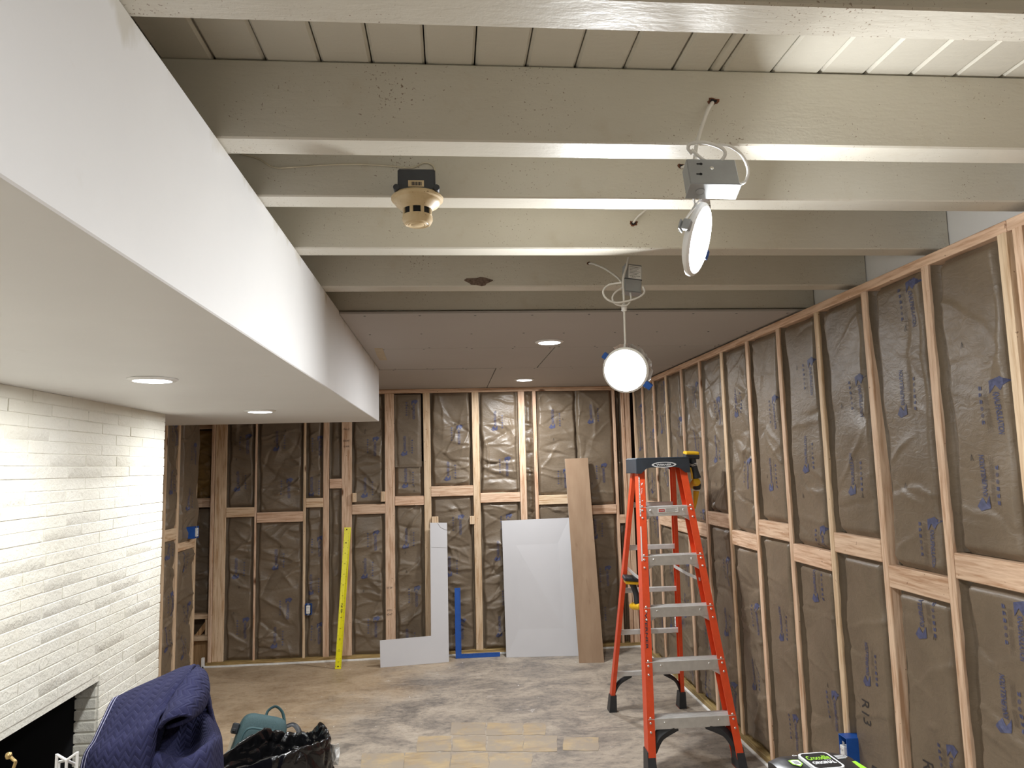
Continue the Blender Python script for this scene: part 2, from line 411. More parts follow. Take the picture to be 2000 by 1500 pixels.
# ================================================================== CEILING
ce = empty('ceiling', 'cream painted timber beams under a plank deck, drywall sheets beyond', kind='structure')
pl = [x*0.9233 for x in (-.574, -.447, -.31, -.182, -.046, .081, .215, .345, .475, .608, .707, .739, .879, 1.011, 1.141, 1.27, 1.399, 1.535)]
bounds = [pl[0]-0.122*k for k in range(17, 0, -1)] + pl + [pl[-1]+0.122*k for k in (1, 2, 3, 4)]
for a, b in zip(bounds[:-1], bounds[1:]):
    if a > 1.93: break
    cx = (a+b)/2
    MB().box((a-cx+.0015, -2.3-cx*0, ZD+rnd.uniform(0, .003)), (b-cx-.0015, 3.7, ZD+0.03), 0.006).build('plank', M['beam'], ce, loc=(cx, 0, 0))
MB().box((-2.75, -2.3, ZD+.034), (2.0, 3.7, ZD+.05)).build('deck_backing', M['void'], ce)
for yj in (-1.5, -0.98, -0.45, 0.07, 0.57, 1.092, 1.624, 1.982, 2.464, 3.003, 3.47):
    MB().box((-2.29, -0.044, -0.096), (2.29, 0.044, 0.0955), 0.004).build('joist', M['beam'], ce, loc=(-.42, yj+.044, ZJ+0.0955))
MB().box((1.872, -2.3, 2.405), (1.90, 3.7, ZD), 0).build('rim_panel', M['wall_white'], ce)
# soffit box
MB().box((-2.68, -2.3, ZS), (XS, 5.43, ZJ-.002), 0.003).build('soffit', M['plaster'], ce)
# drywall sheets with open joints
g = 0.0025
Y1, Y2 = oz(900, 680, ZC)[1], oz(900, 720, ZC)[1]
xa, xb = oz(1065, 700, ZC)[0], oz(960, 738, ZC)[0]
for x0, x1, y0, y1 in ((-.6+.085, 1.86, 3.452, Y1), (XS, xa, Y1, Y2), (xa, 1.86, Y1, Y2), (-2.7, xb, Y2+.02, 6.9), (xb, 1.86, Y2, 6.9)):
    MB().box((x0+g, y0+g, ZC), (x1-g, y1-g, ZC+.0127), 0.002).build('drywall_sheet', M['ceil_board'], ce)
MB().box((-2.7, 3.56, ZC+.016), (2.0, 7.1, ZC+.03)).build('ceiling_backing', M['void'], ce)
sm = MB()
for yy in (3.50, Y1-.03, Y1+.03, (Y1+3.5)/2, Y2-.03, Y2+.05):
    for k in range(9):
        x = -0.4+k*0.27+rnd.uniform(-.03, .03)
        sm.lathe([(0.006, 0), (0.006, 0.0012)], 8, T=Matrix.Translation((x, yy+rnd.uniform(-.008, .008), ZC-.001)))
stuff(sm.build('drywall_screws', M['char'], ce))
p_ = [oz(731, 680, ZC), oz(747, 680, ZC), oz(756, 703, ZC), oz(741, 703, ZC), oz(735, 692, ZC)]
MB().prism([(p[0], p[1]) for p in p_], ZC-.0015, ZC-.0002).build('torn_paper_patch', plain('tan_paper', (0.45, 0.36, 0.24), 0.7), ce)
# ragged bored holes in the joists where cables pass
def bored_hole(px, py, y, r):
    c = oy(px, py, y); mb = MB(); poly = []
    for k in range(14):
        a = 2*PI*k/14; rr = r*rnd.uniform(0.7, 1.25)*(1.35 if k in (0, 1, 13) else 1)
        poly.append((rr*math.cos(a), rr*math.sin(a)*0.8))
    T = frame((1, 0, 0), (0, 0, 1), c)
    mb.prism(poly, 0.0003, 0.0018, 0, T); mb.prism([(x*.6, z*.6) for x, z in poly], 0.0015, 0.003, 1, T)
    mb.build('bored_hole', [M['hole'], M['void']], ce); return Vector(c)
H1 = bored_hole(1392, 199, 1.624, 0.012)
H2 = bored_hole(1331, 325, 1.982, 0.011)
H3 = bored_hole(1236, 437, 2.464, 0.013)
H4 = bored_hole(1150, 514, 3.003, 0.010)
mb = MB(); mb.prism([(.055*math.cos(a)*(1+.25*math.sin(3*a)), .018*math.sin(a)*(1+.2*math.cos(5*a))) for a in [2*PI*k/18 for k in range(18)]], .0003, .002, 0, frame((1, 0, 0), (0, 0, 1), oy(935, 550, 3.003)))
mb.build('gouge', plain('bruised_paint_wood', (0.16, 0.11, 0.085), .8, var=.5, scale=90), ce)

# ================================================================== insulation batts
ICON = [(-.13+.165*k) for k in range(6)]
def logo_unit():
    """printed logo: house sign, lettering and a row of pictograms; x along the text, text length 1"""
    tris = []
    house = [(-.27, -.07), (-.353, .235), (-.247, .376), (-.02, .21), (-.165, .08), (.04, -.07)]
    V, Fc, Mi = [], [], []
    def add(v, f, m):
        k = len(V); V.extend([tuple(p) for p in v]); Fc.extend(tuple(i+k for i in q) for q in f); Mi.extend([m]*len(f))
    add(house, [(0, 1, 4), (1, 2, 4), (2, 3, 4), (0, 4, 5)], 0)
    v, f = fit_text('KNAUFINSULATION', 1.0, 0.175, bold=0.014, shear=0.12, spacing=0.92); add(v, f, 0)
    for k, x in enumerate(ICON):
        y = -.40; r = .048
        if k in (3, 4):
            n = 14; v = [(x+r*q*math.cos(2*PI*i/n), y+r*q*math.sin(2*PI*i/n)) for q in (1, .72) for i in range(n)]
            add(v, [(i, (i+1) % n, n+(i+1) % n, n+i) for i in range(n)], 0)
            v, f = fit_text('2' if k == 4 else '@', r*.7, r*.9, bold=.02); add([(x-r*.35+a, y-r*.45+b) for a, b in v], f, 0)
        else:
            add([(x-r, y-r), (x+r, y-r), (x+r, y-r*.2), (x-r, y-r*.2)], [(0, 1, 2, 3)], 0)
            add([(x-r, y+r*.05), (x+r*(.2 if k % 2 else 1), y+r*.05), (x+r, y+r), (x-r*.6, y+r)], [(0, 1, 2, 3)], 0)
    for k in range(5):
        y = -.16-.032*k; x1 = .95-.13*(k % 2)
        for s0, s1 in ((-.1, .3), (.36, x1)): add([(s0, y), (s1, y), (s1, y+.006), (s0, y+.006)], [(0, 1, 2, 3)], 1)
    # split long pieces so the print can follow folds
    bm = bmesh.new(); vs = [bm.verts.new((a, b, 0)) for a, b in V]
    for q, m in zip(Fc, Mi):
        try: fc = bm.faces.new([vs[i] for i in q]); fc.material_index = m
        except ValueError: pass
    bmesh.ops.triangulate(bm, faces=bm.faces)
    for _ in range(3):
        es = [e for e in bm.edges if e.calc_length() > 0.11]
        if not es: break
        bmesh.ops.subdivide_edges(bm, edges=es, cuts=1); bmesh.ops.triangulate(bm, faces=bm.faces)
    bm.verts.index_update()
    out = (np.array([(v.co.x, v.co.y) for v in bm.verts]), [tuple(v.index for v in f.verts) for f in bm.faces], [f.material_index for f in bm.faces])
    bm.free(); return out
LOGO = logo_unit()

def make_disp(seed, w_, h_, bulge, ncrease, amp=1.0, edge=.012, flange=0.0):
    r = np.random.default_rng(seed); A = w_*h_
    n = max(6, int(ncrease*A/0.35))
    u0, v0 = r.uniform(0, w_, n), r.uniform(0, h_, n)
    ang = r.normal(0.0, 0.38, n) + np.where(r.random(n) < .22, r.choice([-1, 1], n)*r.uniform(.6, 1.3, n), 0)
    L = r.uniform(.06, .30, n)*np.where(r.random(n) < .5, .5, 1); wd = r.uniform(.0045, .010, n); wt = wd*r.uniform(1.5, 5, n); sgn = r.choice([-1, 1], n); hh = r.uniform(.004, .0125, n)*np.where(r.random(n) < .66, 1, -1)*amp
    cv = r.uniform(-.9, .9, n); ph = r.uniform(0, 6.28, 6); kx = r.uniform(6, 22, 6)*r.choice([-1, 1], 6); ky = r.uniform(5, 17, 6)
    e = min(0.022, w_*0.2); ev = 0.03; fl_w = min(edge, w_*.15)
    wob = r.uniform(0, 6.28, 4)
    def f(u, v):
        u = np.asarray(u, float); v = np.asarray(v, float)
        ww = .006*np.sin(v*9+wob[0])+.004*np.sin(v*23+wob[1])
        eu = np.clip(np.minimum(u-fl_w+ww, w_-u-fl_w+.7*ww)/e, 0, 1); eu = eu*eu*(3-2*eu)
        vv = np.clip(np.minimum(v, h_-v)/ev, 0, 1); vv = vv*vv*(3-2*vv)
        d = bulge*eu*(.45+.55*vv) + flange*np.clip(1-np.minimum(u, w_-u)/.003, 0, 1)*(1+.025*np.sin(v*13+wob[2])+.03*np.sin(v*37+wob[3]+2*np.sin(v*5)))
        q = 0
        for i in range(6): q = q + np.sin(kx[i]*u+ky[i]*v+ph[i]+1.3*np.sin(ky[i]*.6*v+ph[i-1]))/6
        d = d + .011*amp*q*eu
        for i in range(n):
            c, s = math.cos(ang[i]), math.sin(ang[i])
            du, dv = u-u0[i], v-v0[i]
            p = du*c+dv*s; t = -du*s+dv*c + cv[i]*p*p
            t = t*sgn[i] + .004*np.sin(p*38+ph[i % 6]); d = d + hh[i]*np.exp(-np.where(t > 0, t/wt[i], -t/wd[i]))*np.exp(-(p/L[i])**2)*(.25+.75*eu)
        return d
    return f

def batt(parent, O, U, N, w_, h_, seed, bulge=0.022, ncrease=16, amp=1.0, mat='kraft', logos=True, phase=None, flip0=0, scale=0.138, extra=None, uoff=0.52, edge=.012, flange=0.0):
    """O: lower corner of the cavity on the recessed plane, U: unit vector across, N: unit normal into the room"""
    O, U, N = np.array(O, float), np.array(U, float), np.array(N, float); Zv = np.array([0, 0, 1.0])
    f = make_disp(seed, w_, h_, bulge, ncrease, amp, edge, flange)
    nu, nv = max(8, int(w_/.0085)), max(12, int(h_/.0095))
    uu, vv = np.meshgrid(np.concatenate([[0, .004], np.linspace(.012, w_-.012, nu-3), [w_-.004, w_]]) if w_ > .06 else np.linspace(0, w_, nu+1), np.linspace(0, h_, nv+1))
    d = f(uu, vv); co = O + uu[..., None]*U + vv[..., None]*Zv + d[..., None]*N
    c0 = O + U*w_/2 + Zv*h_/2
    co = (co.reshape(-1, 3)-c0)
    ii = (np.arange(nv)[:, None]*(nu+1)+np.arange(nu)[None]).ravel()
    quads = np.stack([ii, ii+1, ii+nu+2, ii+nu+1], 1)
    if np.dot(np.cross(U, Zv), N) < 0: quads = quads[:, ::-1]
    me = bpy.data.meshes.new('insulation_batt'); me.from_pydata(co.tolist(), [], quads.tolist()); me.shade_smooth(); me.materials.append(M[mat])
    o = bpy.data.objects.new('insulation_batt', me); COL.objects.link(o); o.parent = parent; o.location = tuple(c0)
    V, Fc, Mi = [], [], []
    def stamp(pts, faces, mi):
        k = len(V); pts = np.array(pts)
        ok = (pts[:, 0] > .012) & (pts[:, 0] < w_-.012) & (pts[:, 1] > .012) & (pts[:, 1] < h_-.012)
        dd = f(pts[:, 0], pts[:, 1])+.0018
        P3 = O+pts[:, :1]*U+pts[:, 1:2]*Zv+dd[:, None]*N-c0
        V.extend(P3.tolist())
        for q, m in zip(faces, mi):
            if all(ok[i] for i in q): Fc.append(tuple(i+k for i in q)); Mi.append(m)
    if logos:
        r = random.Random(seed*7+1); ph = r.uniform(.05, .40) if phase is None else phase
        v = ph; k = flip0; side = 1 if np.dot(np.cross(U, Zv), N) > 0 else -1   # keeps lettering unmirrored
        while v < h_-.06:
            L2, fc, mi = LOGO; x, y = L2[:, 0]*scale, (L2[:, 1]+.10)*scale
            uo = w_*(uoff+(.1 if k % 2 else -.04))
            if k % 2 == 0: pu, pv = uo - y*side, v + x         # reads upwards
            else: pu, pv = uo + y*side, v - x
            stamp(np.stack([pu, pv], 1), fc, mi)
            v += r.choice([.34, .47, .43]); k += 1
        for s_, fu, fv, hgt in (extra or []):
            t, fc = fit_text(s_, hgt*len(s_)*.62, hgt)
            stamp(np.stack([w_*fu + t[:, 1]*side, fv - t[:, 0]], 1), fc, [2]*len(fc))
        # small arrow marks
        for _ in range(2):
            a, b = r.uniform(.3, .7)*w_, r.uniform(.1, .9)*h_
            stamp([(a-.007, b-.012), (a-.004, b-.012), (a, b+.006), (a+.004, b-.012), (a+.007, b-.012), (a, b+.012)], [(0, 1, 2, 5), (2, 3, 4, 5)], [2, 2])
    if Fc:
        me = bpy.data.meshes.new('printed_marking'); me.from_pydata(V, [], Fc)
        for m in ('print', 'print_faint', 'print_black'): me.materials.append(M[m])
        me.polygons.foreach_set('material_index', Mi)
        q = bpy.data.objects.new('printed_marking', me); COL.objects.link(q); q.parent = o
    return o

def lumber(name, parent, c, size, axis='z', mat='wood', bow=0.0, jit=True):
    """one board centred at c; size = (x, y, z) in room axes; grain runs along its long local z"""
    sx, sy, sz = size
    if axis == 'z': T, dims = Matrix.Identity(4), (sx, sy, sz)
    elif axis == 'x': T, dims = frame((0, 0, -1), (0, 1, 0)), (sz, sy, sx)
    else: T, dims = frame((1, 0, 0), (0, 0, -1)), (sx, sz, sy)
    mb = MB(); a, b, l = dims
    if bow:
        ch = .003; n = 6; v = []; f = []
        ring = [(-a/2+ch, -b/2), (a/2-ch, -b/2), (a/2, -b/2+ch), (a/2, b/2-ch), (a/2-ch, b/2), (-a/2+ch, b/2), (-a/2, b/2-ch), (-a/2, -b/2+ch)]
        for i in range(n+1):
            t = i/n*2-1; off = bow*(1-t*t)
            v += [(x+(off if a < b else 0), y+(off if b <= a else 0), t*l/2) for x, y in ring]
        for i in range(n):
            for k in range(8): f.append((i*8+k, i*8+(k+1) % 8, i*8+8+(k+1) % 8, i*8+8+k))
        f += [tuple(range(8))[::-1], tuple(n*8+k for k in range(8))]
        mb.add(v, f)
    else: mb.box((-a/2, -b/2, -l/2), (a/2, b/2, l/2), 0.003)
    o = mb.build(name, M[mat], parent)
    o.matrix_local = Matrix.Translation(c) @ T
    return o

# ================================================================== RIGHT WALL (framed)
wr = empty('wall_right', 'framed wall of fir studs with kraft faced insulation between them', kind='structure')
XM = XR+.0445
ZT, ZB = 2.392, 0.038
MB().box((1.852, -2.3, 0), (1.87, 7.1, 2.42)).build('sheathing', M['kraft_dark'], wr)
lumber('top_plate', wr, (XM, (2.062+7.0)/2, ZT+.019), (.089, 7.0-2.062-.003, .038), 'y')
lumber('top_plate', wr, (XM, (2.062-2.3)/2, ZT+.019), (.089, 2.062+2.3-.003, .038), 'y')
lumber('bottom_plate', wr, (XM-.004, 2.35, .019), (.097, 9.2, .038), 'y', 'wood_treated')
MB().box((XR-.026, -2.3, 0.0005), (XR+.01, 6.8, 0.007)).build('sill_seal', M['sill'], wr)
ys = [-1.62, -1.21, -0.80, -0.39, 0.02, 0.42, 0.83, 1.24, 1.645, 2.022, 2.085, 2.463, 2.860, 3.262, 3.672, 4.08, 4.485, 4.90, 5.305, 5.70, 6.06, 6.42, 6.74]
for i, y in enumerate(ys):
    pale = i % 3 == 1
    lumber('stud', wr, (XM, y, (ZT+ZB)/2), (.089, .038, ZT-ZB), 'z', 'wood_pale' if pale else 'wood', bow=rnd.uniform(-.006, .006))
hi = True
prev = None
lows = {2.022: 1, 2.463: 0, 2.860: 1, 3.262: 0, 3.672: 1, 4.08: 0, 4.485: 1, 4.90: 0, 5.305: 1, 5.70: 0, 6.06: 1, 6.42: 0}
for i in range(len(ys)-1):
    a, b = ys[i]+.019, ys[i+1]-.019
    wd = b-a
    if wd < 0.1: continue
    # low / high course of blocking alternates from bay to bay
    if ys[i+1] <= 2.1: low = (i % 2 == 0)
    else: low = {2.085: False, 2.463: True, 2.860: False, 3.262: True, 3.672: False, 4.08: True, 4.485: False, 4.90: True, 5.305: True, 5.70: True, 6.06: False, 6.42: True}.get(ys[i], False)
    zb = 1.175 if low else 1.268
    zt = zb+.089
    if abs(ys[i]-5.305) < .01: zb, zt = 1.165, 1.254
    if ys[i] < 0.4: continue
    lumber('blocking', wr, (XM-.0005 if 0 else XR+.019+.0003, (a+b)/2, (zb+zt)/2), (.038, wd-.001, zt-zb), 'y')
    for lo_, hi_, s in ((ZB, zb, 1), (zt, ZT, 2)):
        ex = None
        if s == 1 and abs(ys[i]-2.463) < .01: ex = [('R13', .30, .52, .055), ('I1', .38, .30, .05)]
        if s == 1 and abs(ys[i]-2.860) < .01: ex = [('R13', .32, .62, .055), ('I1', .42, .36, .05)]
        if s == 1 and abs(ys[i]-2.085) < .01: ex = [('R13', .35, .20, .055)]
        near = a < 3.7
        batt(wr, (XR+.056, b-.001, lo_+.001), (0, -1, 0), (-1, 0, 0), wd-.002, hi_-lo_-.002, 100+i*2+s, bulge=.044, edge=.028, flange=.045, ncrease=12 if near else 24,
             amp=.75 if near else 1.05, flip0=(i+s) % 2, extra=ex, phase={(2.085, 2): .20, (2.463, 2): .16, (2.860, 2): .22}.get((ys[i], s)), uoff=.60)

# ================================================================== BACK WALL (framed)
wb = empty('wall_back', 'framed end wall with uneven studs, short blocking and kraft insulation', kind='structure')
ym = YB+.0445
MB().box((-2.75, 7.06, 0), (2.0, 7.08, 2.46)).build('sheathing', M['kraft_dark'], wb)
lumber('top_plate', wb, (-.25, ym, ZC-.019-.0015), (4.0, .089, .038), 'x')
lumber('bottom_plate', wb, ((-2.17+1.75)/2, ym-.004, .019), (3.92, .097, .038), 'x', 'wood_treated')
MB().box((-2.19, YB-.030, 0.0005), (1.75, YB+.01, 0.012)).build('sill_seal', M['sill'], wb)
MB().box((-2.196, YB-.03, 0.0005), (-2.176, YB+.0, 0.085)).build('sill_seal', M['sill'], wb)
ZTB = ZC-.038-.002
def bx(px, py=1000): return float(oy(px, py, YB)[0])
studs_px = [(411, 418, 0), (418, 441, 1), (497, 501, 0), (592, 597, 1), (631, 643, 0), (667, 687, 0), (752, 771, 0), (828, 842, 1), (925, 939, 1), (1017, 1030, 0),
            (1046, 1053, 0), (1205, 1210, 0), (1221, 1228, 0), (1229, 1240, 0)]
SB = []
for a, b, pale in studs_px:
    x0, x1 = bx(a), bx(b); SB.append((x0, x1))
    dp = .089
    y0 = YB + (.004 if b-a > 8 else 0)
    lumber('stud', wb, ((x0+x1)/2, y0+dp/2, (ZTB+ZB)/2), (x1-x0-.001, dp, ZTB-ZB), 'z', 'wood_pale' if pale else 'wood', bow=rnd.uniform(-.004, .004) if b-a < 16 else 0)
def zpx(px, py): return float(oy(px, py, YB)[2])
# bay -> blocking (px x0, top, bottom)
bays = [(1, 2, (470, 991, 1010)), (2, 3, (546, 1000, 1020)), (3, 4, (613, 973, 991)), (4, 5, (655, 935, 954)), (5, 6, (720, 985, 1004)), (6, 7, (800, 969, 987)),
        (7, 8, (885, 949, 969)), (8, 9, (980, 962, 981)), (10, 11, (1150, 965, 983)), (11, 12, (1215, 1005, 1022))]
for i, j, (px, t, b) in bays:
    x0, x1 = SB[i][1]+.001, SB[j][0]-.001; wd = x1-x0
    zt, zb = zpx(px, t), zpx(px, b)
    if (i, j) == (10, 11):
        xm = bx(1132)
        lumber('blocking', wb, ((x0+xm)/2, YB+.020, (zt+zb)/2), (xm-x0, .038, zt-zb), 'x', 'wood_pale')
        z2 = zpx(1180, 986)-zpx(1180, 1004); zc = (zpx(1180, 986)+zpx(1180, 1004))/2
        lumber('blocking', wb, ((x1+xm)/2, YB+.020, zc), (x1-xm-.002, .038, z2), 'x', 'wood')
    else:
        lumber('blocking', wb, ((x0+x1)/2, YB+.020, (zt+zb)/2), (wd, .038, zt-zb), 'x', 'wood_pale' if i in (1, 3, 10) else 'wood')
    dark = (i, j) == (11, 12)
    cells = [(ZB, zb), (zt, ZTB)]
    if (i, j) == (10, 11):
        for s, (xq0, xq1, lo_, hi_) in enumerate(((x0, xm-.001, ZB, zb), (x0, xm-.001, zt, ZTB), (xm+.001, x1, ZB, zc-z2/2), (xm+.001, x1, zc+z2/2, ZTB))):
            batt(wb, (xq0, YB+.054, lo_+.001), (1, 0, 0), (0, -1, 0), xq1-xq0, hi_-lo_-.002, 470+s, bulge=.036, edge=.004, ncrease=26, amp=1.1, flip0=s % 2)
        continue
    for s, (lo_, hi_) in enumerate(cells):
        if (i, j) == (6, 7) and s == 1:
            zf = zpx(800, 912)
            batt(wb, (x0, YB+.055, lo_+.001), (1, 0, 0), (0, -1, 0), wd, zf-lo_+.05, 400+i*2+s, bulge=.03, ncrease=30, amp=1.3, phase=.12)
            batt(wb, (x0+.004, YB+.012, zf), (1, 0, 0), (0, -1, 0), wd-.02, hi_-zf-.012, 440+i, bulge=.008, ncrease=5, amp=.5, phase=.15, flip0=0)
            continue
        batt(wb, (x0, YB+.054, lo_+.001), (1, 0, 0), (0, -1, 0), wd, hi_-lo_-.002, 400+i*2+s, bulge=.036 if wd > .12 else .022, flange=.040, ncrease=34,
             amp=1.45, mat='kraft_dark' if dark else 'kraft', flip0=(i+s) % 2, logos=wd > .14)
# narrow dark crumpled bay and the corner gap
for (xa_, xb_) in ((SB[9][1]+.001, SB[10][0]-.001),):
    batt(wb, (xa_, YB+.03, ZB), (1, 0, 0), (0, -1, 0), xb_-xa_, ZTB-ZB, 77, bulge=.012, ncrease=160, amp=1.6, mat='kraft_dark', logos=False)
# small cut-off blocks
for px0, px1, t, b in ((688, 696, 963, 981), (744, 752, 960, 980), (843, 856, 1009, 1023), (917, 927, 1008, 1024)):
    x0, x1 = bx(px0), bx(px1); lumber('block_offcut', wb, ((x0+x1)/2, YB-.004, (zpx(px0, t)+zpx(px0, b))/2), (x1-x0, .03, zpx(px0, t)-zpx(px0, b)), 'z', 'wood_pale')
# stamps on the two flat studs
mb = MB()
for px, py, s_, w_, h_ in ((677, 838, 'No.2', .05, .018), (677, 861, 'KD-HT', .055, .016), (677, 872, 'D FIR', .05, .014), (761, 1148, 'HT 07', .05, .016), (761, 1192, 'STD', .045, .014), (761, 1200, 'KD-HT', .05, .016)):
    c = oy(px, py, YB-.0002); put_text(mb, s_, frame((1, 0, 0), (0, 0, 1), c), w_, h_)
stuff(mb.build('lumber_stamp', M['print_black'], wb))
# recess beyond the end of the stub wall
MB().box((-2.75, 6.99, 0), (-2.14, 7.05, 2.44)).build('recess_backing', M['kraft_dark'], wb)
xr0, xr1 = -2.62, -2.165
def zr(py): return float(oy(398, py, 6.93)[2])
lumber('blocking', wb, ((xr0+xr1)/2, 6.945, (zr(830)+zr(837))/2), (xr1-xr0, .05, abs(zr(830)-zr(837))+.01), 'x', 'wood')
lumber('blocking', wb, ((xr0+xr1)/2, 6.945, (zr(973)+zr(991))/2), (xr1-xr0, .05, abs(zr(973)-zr(991))), 'x', 'wood')
lumber('blocking', wb, ((xr0+xr1)/2, 6.925, (zr(1198)+zr(1207))/2), (xr1-xr0, .09, .042), 'x', 'wood_pale')
lumber('blocking', wb, ((xr0+xr1)/2, 6.905, (zr(1239)+zr(1248))/2), (xr1-xr0, .09, .042), 'x', 'wood_pale')
lumber('blocking', wb, (xr1-.02, 6.925, (zr(1207)+zr(1239))/2), (.04, .06, zr(1207)-zr(1239)), 'z', 'wood_pale')
batt(wb, (xr0, 6.98, zr(973)+.002), (1, 0, 0), (0, -1, 0), xr1-xr0, zr(837)-zr(973)-.02, 61, bulge=.03, ncrease=60, amp=1.9, mat='kraft_orange_lit', logos=False)
batt(wb, (xr0, 6.98, zr(1198)+.002), (1, 0, 0), (0, -1, 0), xr1-xr0, zr(991)-zr(1198)-.02, 62, bulge=.03, ncrease=40, amp=1.6, mat='kraft', logos=False, extra=None)
# plywood cheek with a sloping brace under the little frame
zq = zr(1250)
MB().box((xr0, 6.93, 0), (xr1, 6.945, zq-.004), 0.001).build('plywood_panel', M['plywood'], wb)
MB().prism([(0, 0), (.05, 0), (.05+.27, .36), (.27, .36)], 0, .03, 0, frame((1, 0, 0), (0, 0, 1), (xr1-.30, 6.929, .03))).build('sloping_brace', M['plywood'], wb)

# ================================================================== LEFT WALL: bricks, firebox, stub of studs
wl = empty('wall_left', 'white painted brick wall with a fireplace opening and a short framed stub', kind='structure')
OPY0, OPY1, OPZ = 2.40, 3.69, 0.742
YE = 4.392
mb = MB()
mb.box((XL-.10, OPY1, 0), (XL-.0032, YE-.004, ZS), 0); mb.box((XL-.10, OPY0, OPZ), (XL-.0032, OPY1, ZS), 0); mb.box((XL-.10, -2.3, 0), (XL-.0032, OPY0, ZS), 0)
mb.build('mortar_bed', M['brick'], wl)
CH, BL = 0.0513, 0.305
bmeshes = []
def brick_mesh(L, k):
    mb = MB(); mb.box((-.05, -L/2, -(CH-.0034)/2), (0, L/2, (CH-.0034)/2), 0.0019)
    r = random.Random(k)
    mb.v = [Vector((p[0]+r.uniform(-.00025, .00025), p[1]+r.uniform(-.0015, .0015), p[2]+r.uniform(-.0010, .0010))) for p in mb.v]
    o = mb.build('brick', M['brick']); me = o.data; me.shade_smooth(); me.set_sharp_from_angle(angle=math.radians(30)); bpy.data.objects.remove(o); return me
full = [brick_mesh(BL-.002, k) for k in range(8)]
cache = {}
far_v = MB()
ncourse = int(ZS/CH)+1
for c in range(ncourse):
    z0 = c*CH; zc = z0+CH/2
    if zc > ZS-.012: continue
    off = (c % 2)*BL/2 + rnd.uniform(-.02, .02)
    y = YE
    first = True; cx_ = rnd.uniform(-.0016, .0012)
    while y > -2.3:
        L = BL if not first else (BL if c % 2 == 0 else BL/2)
        L += rnd.uniform(-.006, .006)
        a, b = y-L, y; first = False; y = a
        spans = [(a, b)]
        if zc < OPZ+.005:
            if a < OPY1 < b: spans = [(OPY1+.0, b)]
            elif OPY0 <= a and b <= OPY1: spans = []
            elif a < OPY0 < b: spans = [(a, OPY0)]
        for a2, b2 in spans:
            L2 = b2-a2-.002
            if L2 < .03: continue
            x = XL+cx_+rnd.uniform(-.0006, .0006)
            if b2 < 2.72:
                far_v.box((x-.05, a2+.0045, zc-CH/2+.0035), (x, b2-.0045, zc+CH/2-.0035), .004); continue
            if abs(L2-(BL-.002)) < .02: me = rnd.choice(full)
            else:
                k = round(L2, 2); me = cache.get(k) or cache.setdefault(k, brick_mesh(L2, len(cache)+50))
            o = bpy.data.objects.new('brick', me); COL.objects.link(o); o.parent = wl
            o.location = (x, (a2+b2)/2, zc+rnd.uniform(-.001, .001)); o.rotation_euler = (rnd.uniform(-.004, .004), rnd.uniform(-.002, .004), rnd.uniform(-.0008, .0008))
stuff(far_v.build('brick_courses', M['brick'], wl, smooth=30))
# jamb bricks returning into the fireplace
for c in range(int(OPZ/CH)):
    o = MB().box((-.052, -.006, -(CH-.007)/2), (.046, .04, (CH-.007)/2), .004).build('brick', M['brick'], wl)
    o.location = (XL-.055, OPY1-.002, c*CH+CH/2)
lint = MB(); lint.box((XL-.10, OPY0, OPZ-.004), (XL-.012, OPY1, OPZ+.01)); lint.build('lintel', M['char'], wl)
fb = MB(); x0, x1 = XL-.62, XL-.102
fb.box((x0-.02, OPY0-.02, 0), (x0, OPY1+.02, .9)); fb.box((x0, OPY1-.0, 0), (x1, OPY1+.02, .9)); fb.box((x0, OPY0-.02, 0), (x1, OPY0, .9)); fb.box((x0, OPY0, .78), (x1, OPY1, .9)); fb.box((x0, OPY0, 0), (x1, OPY1, .03))
fb.build('firebox', M['void'], wl)
# framed stub
XW = -2.15
st = [(318, 326), (345.5, 350), (381, 385)]
SY = tuple(float(ox(a, 1000, XW)[1]) for a in (322, 348, 383))
for y in SY: lumber('stud', wl, (XW-.0445, y, 1.23), (.089, .038, 2.38), 'z', 'wood_pale')
lumber('bottom_plate', wl, (XW-.0445, (SY[0]+SY[2])/2, .0185), (.089, SY[2]-SY[0]+.038, .037), 'y', 'wood_treated')

def zl(px, py): return float(ox(px, py, XW)[2])
for (a, b), (px, t, bt), sd in zip(((SY[0], SY[1]), (SY[1], SY[2])), ((335, 1033, 1056), (362, 1057, 1074)), (201, 202)):
    y0, y1 = a+.019, b-.019; zt, zb = zl(px, t), zl(px, bt)
    lumber('blocking', wl, (XW-.0192, (y0+y1)/2, (zt+zb)/2), (.038, y1-y0-.001, zt-zb), 'y', 'wood_pale')
    batt(wl, (XW-.028, y0+.001, ZB), (0, 1, 0), (1, 0, 0), y1-y0-.002, zb-ZB-.002, sd*3, bulge=.026, ncrease=26, amp=1.3)
    batt(wl, (XW-.026 if sd == 201 else XW-.012, y0+.001, zt+.001), (0, 1, 0), (1, 0, 0), y1-y0-.002+(.042 if sd == 202 else 0), 2.42-zt, sd*3+1, bulge=.026, ncrease=24, amp=1.3)
MB().box((XW-.11, 4.40, 0), (XW-.092, SY[2]+.02, 2.44)).build('sheathing', M['kraft_dark'], wl)
MB().box((-2.72, 4.38, 0), (-2.69, 7.1, 2.46)).build('recess_wall', M['wall_white'], wl)
MB().box((-2.70, 4.30, 0), (XL-.10, 4.36, 2.05)).build('recess_wall', M['wall_white'], wl)
# wall behind the camera
wf = tag(MB().box((-2.7, -2.36, 0), (2.0, -2.30, 2.66)).build('wall_front', M['kraft']), 'brown kraft papered wall', kind='structure')

